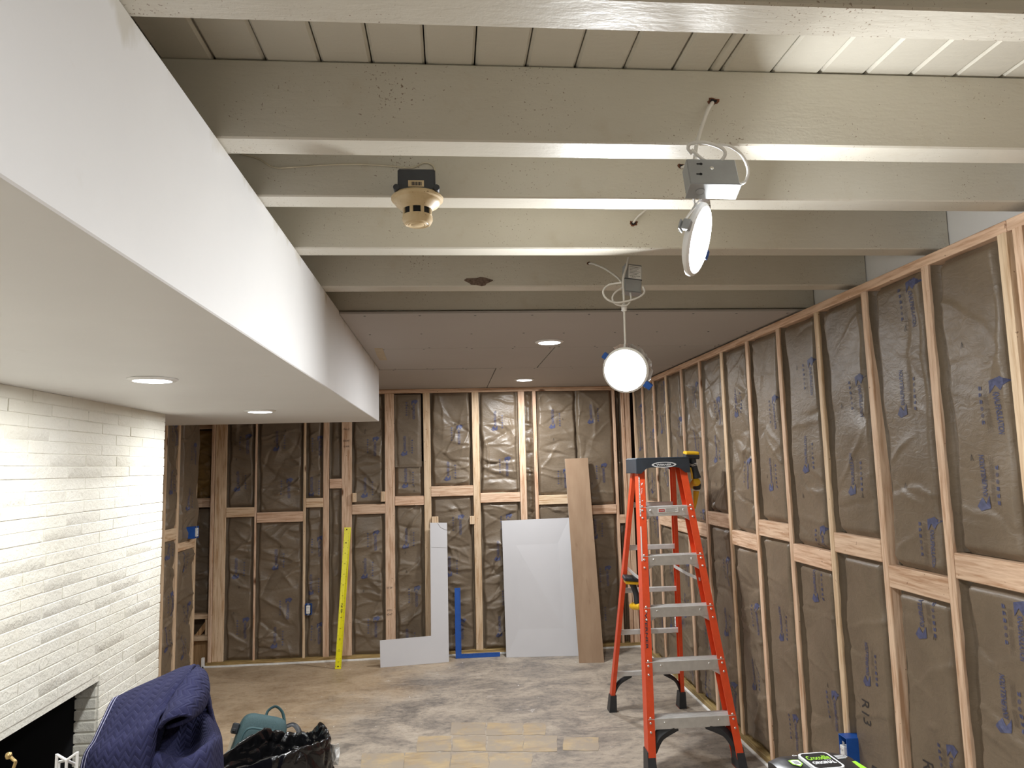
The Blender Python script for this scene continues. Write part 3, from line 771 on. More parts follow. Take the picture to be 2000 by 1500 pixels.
# ================================================================== LIGHTS
def lamp_source(parent, r, power=1.0):
    d = bpy.data.lights.new('led_source', 'AREA'); d.shape = 'DISK'; d.size = 2*r; d.energy = power*LAMP_W; d.color = LAMP_COL
    o = bpy.data.objects.new('led_source', d); COL.objects.link(o); o.parent = parent; o.location = (0, 0, -.0175)
    return o
def recessed(loc, label, power=1.0):
    t = empty('recessed_light', label, 'light', loc, 'recessed wafer lights')
    MB().lathe([(.066, -.0005), (.086, -.0005), (.087, -.003), (.080, -.008), (.070, -.010), (.066, -.0095)], 40, caps=False).build('trim_ring', M['white_pl'], t, smooth=40)
    MB().lathe([(.069, -.0005), (.069, -.0085), (.05, -.0115), (.0, -.013)], 40).build('lens', M['lens'], t, smooth=40)
    lamp_source(t, .062, power)
    return t
recessed((float(oz(298, 740, ZS)[0]), float(oz(298, 740, ZS)[1]), ZS), 'recessed disc light in the soffit above the brick wall, larger of the two there', .6)
recessed((float(oz(508, 802, ZS)[0]), float(oz(508, 802, ZS)[1]), ZS), 'recessed disc light in the soffit near its end by the framed wall', .85)
recessed((float(oz(1073, 667, ZC)[0]), float(oz(1073, 667, ZC)[1]), ZC), 'recessed disc light in the drywall ceiling just behind the last beam', 1.3)
recessed((float(oz(1024, 741, ZC)[0]), float(oz(1024, 741, ZC)[1]), ZC), 'recessed disc light in the drywall ceiling close to the back wall', 1.25)
for y in (1.25, -.25): recessed((-1.083, y, ZS), 'recessed disc light in the soffit over the camera side of the room' if y > 0 else 'recessed disc light in the soffit by the front wall', .6)
recessed((0.62, 0.12, ZJ), 'recessed disc light under a beam over the camera side of the room')

def wafer(c, n, up, label, power=1.0):
    """a wafer light hanging loose; n = direction it shines"""
    n = Vector(n).normalized(); z = -n; x = Vector(up).cross(z).normalized(); y = z.cross(x)
    t = empty('hanging_wafer_light', label, 'light')
    t.matrix_world = Matrix(((x[0], y[0], z[0], c[0]), (x[1], y[1], z[1], c[1]), (x[2], y[2], z[2], c[2]), (0, 0, 0, 1)))
    MB().lathe([(.074, .004), (.0865, .003), (.0875, .0), (.0865, -.005), (.082, -.0085), (.079, -.0095)], 48, caps=False).build('trim_ring', M['white_pl'], t, smooth=40)
    MB().lathe([(.0795, .002), (.0795, -.0092), (.060, -.0125), (.0, -.0145)], 48).build('lens', M['lens'], t, smooth=40)
    MB().lathe([(.0745, .003), (.073, .010), (.068, .012), (.0, .012)], 40).build('back_can', M['white_pl'], t, smooth=40)
    for s in (1, -1):
        mb = MB(); mb.box((s*.066-.012*0, -.011, .017), (s*.099, .011, .021), .001, 0); mb.box((s*.086, -.012, -.006), (s*(.116 if s < 0 else .104), .012, .012), .002, 1 if s < 0 or label.startswith('lit disc light facing') else 0)
        mb.tube([(s*.07+.0, -.009+.0045*(k % 2)*0+.018*k/24, .022+.005*math.sin(k*1.57)) for k in range(25)], .0012, 5, 0)
        mb.build('spring_clip', [M['steel_box'], M['box_blue']], t, smooth=40)
    mb = MB(); r = random.Random(3); N_ = 26; v = []; f = []
    for i in range(N_+1):
        a = PI*(.15+.9*i/N_)
        for k, rr in enumerate((.086, .092+.004*r.random(), .096+.008*r.random())): v.append((rr*math.cos(a), rr*math.sin(a), .006-.005*k+.004*r.random()))
    for i in range(N_):
        for k in range(2): f.append((i*3+k, i*3+k+1, i*3+k+4, i*3+k+3))
    mb.add(v, f); mb.build('plastic_film', M['film'], t, smooth=60)
    lamp_source(t, .07, power)
    return t
L1 = Vector(oy(1361, 468, 1.62)); L2 = Vector(oy(1222, 723, 2.66))
n1 = Vector((.80, -.50, -.30)); n2 = Vector((-.43, -.93, -.26))
wafer(L1, n1, (0.16, 0, 1), 'lit disc light dangling edge-on below the larger grey box', .5)
wafer(L2, n2, (.62, 0, .78), 'lit disc light facing the room, dangling on a white lead below the small labelled box', 1.05)

# driver boxes
def driver_box(c, xdir, zup, size, label, lab):
    w_, h_, d_ = size
    t = empty('driver_box', label, 'electrical box'); t.matrix_world = frame(xdir, zup, c)
    mb = MB(); mb.box((-w_/2, -h_/2, -d_/2), (w_/2, h_/2, d_/2), .0025); mb.build('box_shell', M['steel_box'], t)
    mb = MB(); mb.box((-w_/2-.002, -h_/2-.003, -d_/2-.002), (w_/2+.002, -h_/2-.001, d_/2+.003), .0008); mb.build('cover_flange', M['steel_box'], t)
    if not lab:
        for kx, ky in ((-w_*.22, h_*.28), (-w_*.26, -h_*.12)):
            mb = MB(); T = Matrix.Translation((kx, ky, d_/2+.0002))
            mb.lathe([(.0035, 0), (.0035, .0006)], 12, T=T); mb.box((-.010, -.0016, 0), (0, .0016, .0006), 0, 0, T); mb.build('key_slot', M['void'], t)
        MB().lathe([(.0048, 0), (.0048, .001), (.003, .0022), (0, .0022)], 14, T=Matrix.Translation((-.002, h_*.12, d_/2))).build('screw', M['rivet'], t, smooth=30)
        MB().lathe([(.0105, 0), (.0105, .0012), (.009, .0012), (.009, .0005), (0, .0005)], 20, T=frame((1, 0, 0), (0, 0, 1), (-w_*.27, -h_/2-.0032, 0))).build('knockout', M['steel_box'], t, smooth=30)
        MB().box((w_/2+.0002, -h_*.25, -.006), (w_/2+.002, -h_*.05, .008), .0005).build('slot_tab', M['void'], t)
    else:
        mb = MB(); z = d_/2+.0004; mb.box((-w_*.30, -h_*.02, d_/2-.001), (w_*.47, h_*.44, z), 0, 0)
        T = Matrix.Translation((0, 0, z))
        for k in range(7): mb.box((-w_*.24, h_*(.38-.052*k), 0), (w_*(.40-.1*(k % 3)), h_*(.392-.052*k), .0003), 0, 1, T)
        put_text(mb, 'LED', Matrix.Translation((-w_*.02, h_*.03, z)), .02, .005, 1, z=.0004)
        mb.build('rating_label', [M['label'], M['print_black']], t)
        MB().box((-w_/2-.001, -h_*.06, -d_/2-.001), (w_/2+.001, -h_*.035, d_/2+.001), .0004).build('seam_band', M['char'], t)
    return t
B1 = Vector(oy(1388, 348, 1.53))
driver_box(B1, (.99, -.06, -.03), (.13, .38, .92), (.112, .078, .042), 'larger grey steel driver box with two key slots hanging under a beam', False)
B2 = Vector(oy(1234, 546, 2.70))
driver_box(B2, (.985, .10, -.10), (.10, .12, .98), (.068, .115, .036), 'smaller grey driver box with a white rating label hanging under the farther beams', True)

def cable(pts, r, label, n=8, mat='cable'):
    o = MB().tube(catmull(pts, n), r, 8).build('cable', M[mat], smooth=60)
    return tag(o, label, 'cable', 'white lamp cables')
q = lambda px, py, y: Vector(oy(px, py, y))
cable([H1+Vector((0, .01, 0)), q(1391, 202, 1.605), q(1383, 214, 1.59), q(1370, 250, 1.575), q(1360, 285, 1.56), q(1357, 310, 1.56), q(1352, 325, 1.56), q(1345, 345, 1.57)], .0048, 'thick white cable dropping from the bored hole in the tall beam')
cable([q(1350, 300, 1.54), q(1344, 290, 1.53), q(1350, 280, 1.52), q(1380, 279, 1.515), q(1410, 290, 1.515), q(1416, 303, 1.52), q(1404, 318, 1.53), q(1390, 322, 1.54), q(1368, 308, 1.54), q(1350, 293, 1.535)], .0042, 'white cable coiled in a loop on top of the larger driver box')
cable([q(1400, 283, 1.525), q(1424, 285, 1.525), q(1448, 302, 1.53), q(1461, 330, 1.535), q(1456, 354, 1.54), q(1436, 362, 1.545)], .0035, 'white cable bowing out beside the larger driver box and into its end')
cable([q(1356, 384, 1.55), q(1355, 392, 1.57), q(1357, 402, 1.59), L1+Vector((-.02, .012, .055))], .003, 'short white lead between the larger driver box and its disc light')
cable([H4+Vector((0, .01, 0)), q(1158, 515, 2.96), q(1180, 524, 2.88), q(1204, 540, 2.78), q(1215, 552, 2.70)], .0045, 'white cable running from a beam hole towards the small labelled box')
cable([q(1228, 503, 2.69), q(1224, 520, 2.68), q(1217, 545, 2.665), q(1218, 575, 2.665), q(1219, 600, 2.665), q(1220, 640, 2.665), q(1221, 668, 2.67), L2+Vector((0, .02, .07))], .0042, 'long white lead carrying the disc light that faces the room')
cable([q(1214, 552, 2.62), q(1190, 556, 2.65), q(1178, 568, 2.645), q(1184, 583, 2.64), q(1205, 591, 2.64), q(1240, 584, 2.645), q(1258, 572, 2.65), q(1256, 560, 2.66)], .0038, 'white cable looped wide around the small labelled box')
cable([q(1217, 560, 2.67), q(1201, 572, 2.66), q(1196, 583, 2.65), q(1203, 594, 2.65), q(1222, 597, 2.65), q(1232, 586, 2.66), q(1231, 572, 2.68)], .0034, 'inner white cable loop hanging below the small labelled box')
MB_ = MB().lathe([(.008, -.014), (.011, -.010), (.011, .006), (.007, .014)], 12, T=Matrix.Translation(q(1219, 601, 2.665)))
tag(MB_.build('cable_connector', M['white_pl'], smooth=40), 'small white inline plug on the long lamp lead', 'connector')
cable([H3+Vector((0, .01, 0)), q(1239, 432, 2.455), q(1245, 424, 2.445), q(1254, 416, 2.44), q(1262, 410, 2.445)], .004, 'short white cable stub arching out of a hole in a middle beam')
cable([H2+Vector((0, .01, 0)), q(1334, 326, 1.972), q(1341, 322, 1.968)], .004, 'tiny white cable stub poking from the hole behind the larger driver box')

# ================================================================== SMOKE DETECTOR
Yj3 = 1.982
c0 = Vector(oy(815, 388, 1.915))
sd = empty('smoke_detector', 'yellowed smoke detector with black back box fixed to a beam', 'smoke detector', c0)
mb = MB(); mb.box((-.050, -.045, .006), (.050, .064, .066), .004); mb.build('back_box', M['char'], sd)
for s in (1, -1): MB().lathe([(.0085, -.012), (.0085, .012), (.004, .014)], 14, T=frame((1, 0, 0), (0, 0, 1), (s*.053, -.04, .012))).build('mounting_lug', M['char'], sd, smooth=30)
mb = MB(); mb.box((-.022, -.0462, .016), (.020, -.0452, .033), 0, 0)
for k in range(11): mb.box((-.014+.0026*k, -.0466, .019), (-.0128+.0026*k+.0006*(k % 3), -.0462, .029), 0, 1)
mb.build('bar_code_label', [M['ivory'], M['print_black']], sd)
MB().lathe([(.0, .006), (.066, .006), (.071, .0), (.070, -.006), (.064, -.009), (.063, -.013), (.058, -.020), (.045, -.028), (.040, -.033)], 48, caps=False).build('base_plate', M['ivory'], sd, smooth=35)
MB().lathe([(.0365, -.030), (.0365, -.052)], 32, caps=False).build('sensor_screen', M['void'], sd, smooth=30)
mb = MB()
for k in range(8):
    a = 2*PI*(k+.5)/8; mb.box((.0345, -.0045, -.052), (.0405, .0045, -.030), .001, 0, Matrix.Rotation(a, 4, 'Z'))
mb.lathe([(.0405, -.050), (.041, -.062), (.036, -.072), (.032, -.074), (.030, -.0725), (.028, -.0745), (.025, -.0735), (.022, -.0755), (.018, -.0745), (.014, -.0765), (0, -.0765)], 40); mb.build('sensor_head', M['ivory'], sd, smooth=35)
qf = lambda px, py: Vector(oy(px, py, Yj3-.004))
tag(MB().tube(catmull([qf(470, 300), qf(505, 310), qf(535, 327), qf(580, 326), qf(640, 322), qf(700, 321), qf(760, 324), qf(800, 328), qf(815, 324), qf(828, 318), qf(842, 321), qf(849, 331), qf(846, 345), qf(846, 358)], 6), .0022, 6).build('detector_wire', plain('cream_wire', (.62, .56, .43), .5), smooth=60),
    'thin cream wire running along the beam to the smoke detector', 'wire')

# ================================================================== LEANING BOARDS AND TOOLS AT THE BACK WALL
def lean(name, px_bottom, px_top, th, mats, label, cat, parent=None, ytop=YB-.030, z0=0.001):
    """a flat board standing on the floor and leaning on the studs: bottom corners read on the floor, top corners on the wall plane"""
    (bl, br), (tl, tr) = px_bottom, px_top
    A, B = Vector(oz(*bl, z0)), Vector(oz(*br, z0)); D, Cc = Vector(oy(*tl, ytop)), Vector(oy(*tr, ytop))
    n = (B-A).cross(D-A).normalized()
    if n.y > 0: n = -n
    k = -n*th
    mb = MB(); mb.hexa([A, B, Cc, D], [A+k, B+k, Cc+k, D+k], 0)
    me = mb.build(name, mats, parent)
    for p in me.data.polygons: p.material_index = 1 if abs(p.normal.dot(n)) < .9 and len(mats) > 1 else 0
    if cat: tag(me, label, cat)
    return me, (A, B, Cc, D, n)
lean('drywall_sheet', ((989, 1284), (1132, 1281)), ((980, 1017), (1112, 1011)), .0127, [M['drywall'], M['gypsum']], 'wide grey drywall sheet leaning on the back wall studs', 'drywall')
lean('drywall_strip', ((1131, 1295), (1180, 1294)), ((1103, 896), (1148, 894)), .0127, [M['board_back'], M['gypsum']], 'tall narrow drywall strip showing its brown paper back, leaning', 'drywall', ytop=YB-.05)
# L shaped offcut: outline in its own plane
A, B = Vector(oz(743, 1304, .001)), Vector(oz(877, 1293, .001)); top = Vector(oy(857, 1021, YB-.035))
ex = (B-A).normalized(); n = ex.cross((top-A)).normalized(); ey = n.cross(ex)
if n.y > 0: n = -n
def plane_px(px, py):
    d = Vector(ray(px, py)); o = Vector((0, 0, EYE)); t = (A-o).dot(n)/d.dot(n); p = o+d*t-A; return (p.dot(ex), p.dot(ey))
poly = [plane_px(*p) for p in ((743, 1304), (877, 1293), (873, 1021), (840, 1021), (842, 1242), (742, 1251))]
T = frame(ex, ey, A)
mb = MB(); mb.prism(poly, -.0127, 0, 0, T); o = mb.build('drywall_offcut', [M['drywall'], M['gypsum'], M['print_faint']])
for p in o.data.polygons: p.material_index = 1 if abs(p.normal.dot(n)) < .9 else 0
tag(o, 'L-shaped grey drywall offcut leaning on the studs', 'drywall')
a_, b_ = plane_px(842, 1069), plane_px(873, 1070)
mb = MB(); mb.tube([(*a_, .0006), (*b_, .0006)], .0007, 4, T=T); c_ = [plane_px(*p) for p in ((855, 1022), (860, 1030), (868, 1034), (873, 1035))]
mb.tube([(x, y, .0006) for x, y in c_], .0012, 4, T=T); stuff(mb.build('pencil_mark', M['print_faint'], o))
# yellow straightedge
me, (A, B, Cc, D, n) = lean('straightedge', ((654, 1306.5), (666, 1306.5)), ((672.5, 1030), (685.5, 1030)), .004, [M['ruler']], None, None)
rul = me; tag(rul, 'long yellow ruled straightedge leaning against a flat stud', 'ruler')
ex = (B-A).normalized(); up = (D-A); Lr = up.length; up.normalize(); wr_ = (B-A).length
T = frame(ex, up, A)
if T.col[2].xyz.y > 0: pass
mb = MB(); zt = .0012 if T.col[2].xyz.dot(n) > 0 else -.0012
for k in range(150):
    y = .02+k*(Lr-.03)/150; l = .010 if k % 8 == 0 else (.006 if k % 4 == 0 else .004)
    mb.box((.002, y, zt-.0004), (.002+l, y+.0015, zt+.0004)); mb.box((wr_-.002-l, y, zt-.0004), (wr_-.002, y+.0015, zt+.0004))
for k in range(12):
    y = .05+k*(Lr-.1)/12
    v, f = fit_text(str(12-k), .007*len(str(12-k)), .014); mb.add([(wr_/2-.014-b, y+a, zt+.0004) for a, b in v], f, 0, T=None) if False else None
    mb.add([(wr_*.5+.007-b, y+a, zt) for a, b in v], f)
v, f = fit_text('48 IN', .08, .016); mb.add([(wr_*.5+.008-b, Lr*.38+a, zt) for a, b in v], f)
mb.v = [T @ p for p in mb.v]; stuff(mb.build('ruled_marks', M['print_black'], rul))
for y in (.02, Lr-.02):
    MB().lathe([(.006, -.0006), (.006, .0006)], 14, T=T @ Matrix.Translation((wr_/2, y, zt))).build('hanging_hole', M['void'], rul)
# blue square
A = Vector(oz(890, 1286.5, .001)); T = frame((1, 0, 0), (0, .10, 1), A); wsq = float(oz(901.5, 1286, 0)[0]-A.x)
Hs = float((Vector(oy(895, 1148, YB-.01))-A).length); Ws = float(oz(977, 1283, 0)[0]-A.x)
sq = MB(); sq.box((0, 0, -.003), (wsq, Hs, 0), .0005, 0, T); sq.box((wsq, 0, -.003), (Ws, .038, 0), .0005, 0, T)
sq = tag(sq.build('framing_square', M['blue']), 'blue L-shaped layout square standing against the back wall', 'square')
mb = MB()
for k in range(48):
    mb.box((wsq-.010-(.006 if k % 4 == 0 else 0), .06+k*(Hs-.08)/48, .0003), (wsq-.002, .0618+k*(Hs-.08)/48, .0008), 0, 0, T)
for k in range(30): mb.box((wsq+.01+k*(Ws-wsq-.02)/30, .026 if k % 4 else .02, .0003), (wsq+.0118+k*(Ws-wsq-.02)/30, .036, .0008), 0, 0, T)
stuff(mb.build('ruled_marks', plain('dark_blue_ink', (.003, .012, .06), .5), sq))

# ================================================================== OUTLET BOXES
def outlet_box(c, nrm, up, label, dims=(.056, .094, .07), proud=.02):
    """blue box standing proud of a stud side with a white device in its mouth"""
    t = empty('outlet_box', label, 'outlet box', group='blue electrical boxes'); z = Vector(nrm).normalized(); x = Vector(up).cross(z).normalized()
    t.matrix_world = frame(x, up, c); w_, h_, d_ = dims
    mb = MB(); e = .003
    mb.box((-w_/2, -h_/2, -d_), (-w_/2+e, h_/2, proud), .0008); mb.box((w_/2-e, -h_/2, -d_), (w_/2, h_/2, proud), .0008)
    mb.box((-w_/2+e, h_/2-e, -d_), (w_/2-e, h_/2, proud), .0008); mb.box((-w_/2+e, -h_/2, -d_), (w_/2-e, -h_/2+e, proud), .0008); mb.box((-w_/2+e, -h_/2+e, -d_), (w_/2-e, h_/2-e, -d_+e), 0)
    mb.build('box_shell', M['box_blue'], t)
    mb = MB(); mb.box((-.017, -.035, proud-.03), (.017, .035, proud+.006), .002); mb.build('receptacle', M['white_pl'], t)
    mb = MB()
    for s in (1, -1):
        mb.box((-.008, s*.018-.005, proud+.0062), (-.0055, s*.018+.005, proud+.0068)); mb.box((.0055, s*.018-.004, proud+.0062), (.008, s*.018+.004, proud+.0068))
    stuff(mb.build('plug_slots', M['void'], t))
    for q0 in (.037, -.052): MB().box((-.009, q0, proud-.004), (.009, q0+.015, proud-.002), .0006).build('mounting_strap', M['steel_box'], t)
    return t
outlet_box(Vector((XR-.0, 3.262-.019-.031, .40)), (-1, 0, 0), (0, 0, 1), 'blue outlet box low on the framed wall beside the wipes pack', dims=(.066, .150, .06), proud=.045)
outlet_box(Vector((XR-.0, 5.70-.019-.03, .46)), (-1, 0, 0), (0, 0, 1), 'small blue outlet box seen between the ladder rungs', proud=.022)
outlet_box(Vector((SB[3][1]+.031, YB, zpx(598, 1190))), (0, -1, 0), (0, 0, 1), 'blue outlet box low on the back wall beside a thin stud', proud=.018)
outlet_box(Vector((XW+.012, float(ox(367, 1040, XW)[1]), zl(367, 1040))), (1, 0, 0), (0, 0, 1), 'blue outlet box on the framed stub beyond the brick wall', dims=(.09, .094, .06), proud=.06)

# ================================================================== STEP LADDER
fl_, fr_ = oz(1264, 1511, 0), oz(1453, 1500, 0); rl_, rr_ = oz(1212, 1387, 0), oz(1358, 1379, 0)
LO = (Vector(fl_)+Vector(fr_))/2; RO = (Vector(rl_)+Vector(rr_))/2
xd = (Vector(fr_)-Vector(fl_)+Vector(rr_)-Vector(rl_)).normalized()
yd = Vector((-xd.y, xd.x, 0))
DEP = (RO-LO).dot(yd)
lad = empty('step_ladder', 'orange fibreglass step ladder with aluminium treads and black top', 'ladder')
lad.matrix_world = frame(xd, yd, LO)
HF, HR = (Vector(fr_)-Vector(fl_)).length/2, (Vector(rr_)-Vector(rl_)).length/2
ZTOP = 1.715
YF_T, YR_T = DEP*.42, DEP*.42+.13
XF_T, XRr_T = .150, .138
def front(z, s): t = z/ZTOP; return Vector((s*(HF+(XF_T-HF)*t), YF_T*t, z))
def rear(z, s): t = z/ZTOP; return Vector((s*(HR+(XRr_T-HR)*t), DEP+(YR_T-DEP)*t, z))
def channel(mb, p0, p1, web, flange, th, open_dir):
    """C section from p0 to p1; web faces sideways (x), flanges run towards open_dir along local x"""
    ax = (p1-p0).normalized(); sx = Vector((open_dir, 0, 0)); sx = (sx-ax*sx.dot(ax)).normalized(); sy = ax.cross(sx)
    pr = [(0, -web/2), (flange, -web/2), (flange, -web/2+th), (th, -web/2+th), (th, web/2-th), (flange, web/2-th), (flange, web/2), (0, web/2)]
    v = [p0+sx*a+sy*b for a, b in pr]+[p1+sx*a+sy*b for a, b in pr]; n = 8
    mb.add(v, [tuple(i for i in (0, 1, 2, 3))[::-1], (0, 3, 4, 7)[::-1], (4, 5, 6, 7)[::-1], (8, 9, 10, 11), (8, 11, 12, 15), (12, 13, 14, 15)]+[(i, (i+1) % n, n+(i+1) % n, n+i) for i in range(n)])
for s in (-1, 1):
    mb = MB(); channel(mb, front(.05, s), front(ZTOP-.03, s), .090, .042, .0045, -s); o = mb.build('front_rail', M['orange'], lad)
    if s == -1:
        # stickers on the flange that faces the viewer
        lb = MB(); ax = (front(1.5, s)-front(.5, s)).normalized(); sxv = Vector((1, 0, 0)); sxv = (sxv-ax*sxv.dot(ax)).normalized()
        nn = sxv.cross(ax); nn = -nn if nn.y > 0 else nn
        def on_rail(z): return front(z, s)+nn*.0457
        for z0, z1, a, b, m in ((1.36, 1.60, .001, .009, 0), (1.10, 1.30, .001, .008, 0)):
            p, q_ = on_rail(z0), on_rail(z1); MB().add([p+sxv*a, p+sxv*b, q_+sxv*b, q_+sxv*a], [(0, 1, 2, 3)], m).build('rail_sticker', M['label'], o)
        v, f = fit_text('WERNER', .20, .014, bold=.02); p = on_rail(.62)
        lb.add([p+ax*(.20-a)*1+sxv*(.008+b)+nn*.0003 for a, b in v], f, 1)
        v, f = fit_text('FIBERGLASS 250 LB', .22, .006); p = on_rail(1.37)
        lb.add([p+ax*(.22-a)+sxv*(.002+b)+nn*.0004 for a, b in v], f, 2)
        for z, w0, h0 in ((1.545, .012, .02), (1.49, .005, .035), (1.52, .007, .012), (1.45, .009, .008), (1.62, .006, .01)):
            p = on_rail(z); lb.add([p+sxv*.017+nn*.0003, p+sxv*(.017+w0*.5)+ax*h0*.3+nn*.0003, p+sxv*(.017+w0)+ax*h0+nn*.0003, p+sxv*.018+ax*h0*.7+nn*.0003], [(0, 1, 2, 3)], 0)
        stuff(lb.build('rail_print', [M['label'], M['navy_pl'], M['print_black']], o))
    mb = MB(); channel(mb, rear(.05, s), rear(ZTOP-.03, s), .05, .026, .004, -s); mb.build('rear_rail', M['orange'], lad)
    # feet
    for fn, wd in ((front, .088), (rear, .062)):
        b0 = fn(.0, s); ft = MB()
        p0, p1 = fn(.005, s), fn(.115, s)
        def sec(p, a, b, off=0): return [p+Vector((-s*a*0-s*(-.006), -b, off)), p+Vector((-s*(a), -b, off)), p+Vector((-s*(a), b, off)), p+Vector((s*.006, b, off))]
        A_ = sec(Vector((p0.x, p0.y, .0)), .046, wd/2+.012); B_ = sec(p1, .036, wd/2)
        ft.add(A_+B_, [(3, 2, 1, 0), (4, 5, 6, 7), (0, 1, 5, 4), (1, 2, 6, 5), (2, 3, 7, 6), (3, 0, 4, 7)])
        fo = ft.build('rubber_foot', M['black_pl'], lad)
        MB().add([(p.x, p.y, .0002) for p in A_]+[(p.x, p.y, .006) for p in A_], [(0, 1, 2, 3), (4, 5, 6, 7), (0, 1, 5, 4), (1, 2, 6, 5), (2, 3, 7, 6), (3, 0, 4, 7)]).build('foot_pad', plain('red_pad', (.25, .05, .03), .7) if s > 0 else M['black_pl'], fo)
STEP_Z = [.275, .562, .85, 1.137, 1.424]
for k, z in enumerate(STEP_Z):
    L_, R_ = front(z, -1), front(z, 1); xw = R_.x-.004; y = L_.y
    mb = MB(); mb.box((-xw, y-.045, z-.003), (xw, y+.040, z+.001), .001); mb.box((-xw, y-.047, z-.056), (xw, y-.042, z+.001), .001); mb.box((-xw, y+.038, z-.03), (xw, y+.042, z), .001)
    for j in range(7): mb.box((-xw, y-.038+j*.011, z+.001), (xw, y-.034+j*.011, z+.003), 0)
    tr = mb.build('tread', M['alu'], lad)
    for s in (-1, 1):
        for xr_ in (.62,): MB().lathe([(.0065, 0), (.0065, .001), (.004, .0035), (0, .0035)], 12, T=frame((1, 0, 0), (0, 0, 1), (s*xw*xr_, y-.0472, z-.021))).build('rivet', M['rivet'], tr, smooth=30)
        if k > 0:
            b0, b1 = Vector((s*(xw-.085), y-.03, z-.04)), front(z-.088, s)+Vector((-s*.010, -.02, 0))
            mb = MB(); d = (b1-b0).normalized(); side = Vector((0, 1, 0)); up = d.cross(side)
            mb.hexa([b0-up*.012-side*.002, b1-up*.012-side*.002, b1+up*.012-side*.002, b0+up*.012-side*.002], [b0-up*.012+side*.002, b1-up*.012+side*.002, b1+up*.012+side*.002, b0+up*.012+side*.002]); mb.build('tread_brace', M['alu'], lad)
        else:
            b0, b1 = Vector((s*(xw-.16), y-.02, z-.045)), front(.10, s)+Vector((-s*.02, -.01, 0))
            cm = (b0+b1)/2+Vector((s*.02, 0, .02)); mb = MB(); mb.tube(catmull([b0, cm, b1], 5), [.034]*5+[.032]*5+[.028], 6, flat=.6); mb.build('knee_brace', M['black_pl'], lad, smooth=30)
        # rivets on the rail face beside each tread
        ax = (front(1.5, s)-front(.5, s)).normalized(); nrm = Vector((0, -1, 0)); nrm = (nrm-ax*nrm.dot(ax)).normalized()
        for dz in (-.005, -.03, -.075):
            p = front(z+dz, s)+Vector((-s*.018, 0, 0))+nrm*.045
            MB().lathe([(.0062, 0), (.0062, .001), (.004, .003), (0, .003)], 10, T=frame((1, 0, 0), ax, p)).build('rivet', M['rivet'], lad, smooth=30)
for z in (.262, .555, .845, 1.135, 1.42):
    L_, R_ = rear(z, -1), rear(z, 1)
    mb = MB(); mb.box((L_.x+.004, L_.y-.012, z-.016), (R_.x-.004, L_.y+.012, z+.016), .003); mb.build('rear_brace', M['alu'], lad)
for s in (-1, 1):
    b0, b1 = rear(.25, s)+Vector((-s*.13, 0, 0)), rear(.11, s)+Vector((-s*.015, 0, 0))
    mb = MB(); mb.tube(catmull([b0, (b0+b1)/2+Vector((s*.02, 0, .015)), b1], 5), .017, 6, flat=.6); mb.build('knee_brace', M['black_pl'], lad, smooth=30)
    p0, p1 = front(.985, s)+Vector((-s*.030, .02, 0)), rear(1.0, s)+Vector((-s*.03, 0, 0)); pm = (p0+p1)/2+Vector((0, 0, -.006))
    mb = MB()
    for a, b in ((p0, pm), (pm, p1)):
        e = Vector((0, 0, .010)); t_ = Vector((s*.0015, 0, 0)); mb.hexa([a-e-t_, b-e-t_, b+e-t_, a+e-t_], [a-e+t_, b-e+t_, b+e+t_, a+e+t_])
    mb.build('spreader', M['alu'], lad)
# top cap: arch shaped front, logo
yc0, yc1 = YF_T-.085, YR_T+.045
hw = .172
T = frame((1, 0, 0), (0, 0, 1), (0, yc0, 0))
def arch(w_, z1, z0, leg): 
    return [(-w_, z0), (-w_+leg, z0), (-w_+leg+.035, z0+.030), (-w_+leg+.06, z0+.036), (w_-leg-.06, z0+.036), (w_-leg-.035, z0+.030), (w_-leg, z0), (w_, z0), (w_-.006, z1), (-w_+.006, z1)]
mb = MB(); zc1 = ZTOP+.012; zc0 = zc1-.098
mb.prism(arch(hw, zc1-.004, zc0, .030), -.012, 0, 0, T)
mb.prism(arch(hw, zc1-.004, zc0, .030), -.012, 0, 0, frame((1, 0, 0), (0, 0, 1), (0, yc1, 0)))
mb.box((-hw+.006, yc0, zc1-.012), (hw-.006, yc1+.010, zc1), .004)
for s in (-1, 1): mb.box((s*(hw-.010), yc0+.002, zc0+.002), (s*hw, yc1+.008, zc1-.006), .002)
cap = mb.build('top_cap', M['navy_pl'], lad)
mb = MB(); n = 40; zc = zc1-.046
T2 = frame((1, 0, 0), (0, 0, 1), (0.006, yc0-.0003, zc))
el = lambda a, b: [(a*math.copysign(abs(math.cos(t))**.85, math.cos(t)), b*math.copysign(abs(math.sin(t))**1.25, math.sin(t))) for t in [2*PI*i/n for i in range(n)]]
o_, i_ = el(.079, .0175), el(.066, .0128)
mb.add([(x, y, .0006) for x, y in o_+i_], [(i, (i+1) % n, n+(i+1) % n, n+i) for i in range(n)], 0, T2)
put_text(mb, 'WERNER', T2, .098, .0125, 0, bold=.03); mb.build('logo', M['white_print'], cap)
tr = [o for o in lad.children if o.name.startswith('tread') and 'brace' not in o.name][4]
zt = STEP_Z[4]; y = front(zt, -1).y
T3 = frame((1, 0, 0), (0, 0, 1), (0.002, y-.0475, zt-.021))
mb = MB(); mb.box((-.058, -.014, 0), (.070, .014, .0006), 0, 0, T3); mb.box((-.053, -.010, .0006), (-.016, .006, .0009), 0, 1, T3)
put_text(mb, 'DANGER', T3 @ Matrix.Translation((-.0345, -.002, 0)), .03, .006, 0, z=.0012, bold=.02)
for k in range(4): mb.box((-.010, .008-.006*k, .0006), (.062-.012*(k % 2), .0095-.006*k, .0009), 0, 2, T3)
mb.build('warning_label', [M['label'], M['red'], M['print_black']], tr)

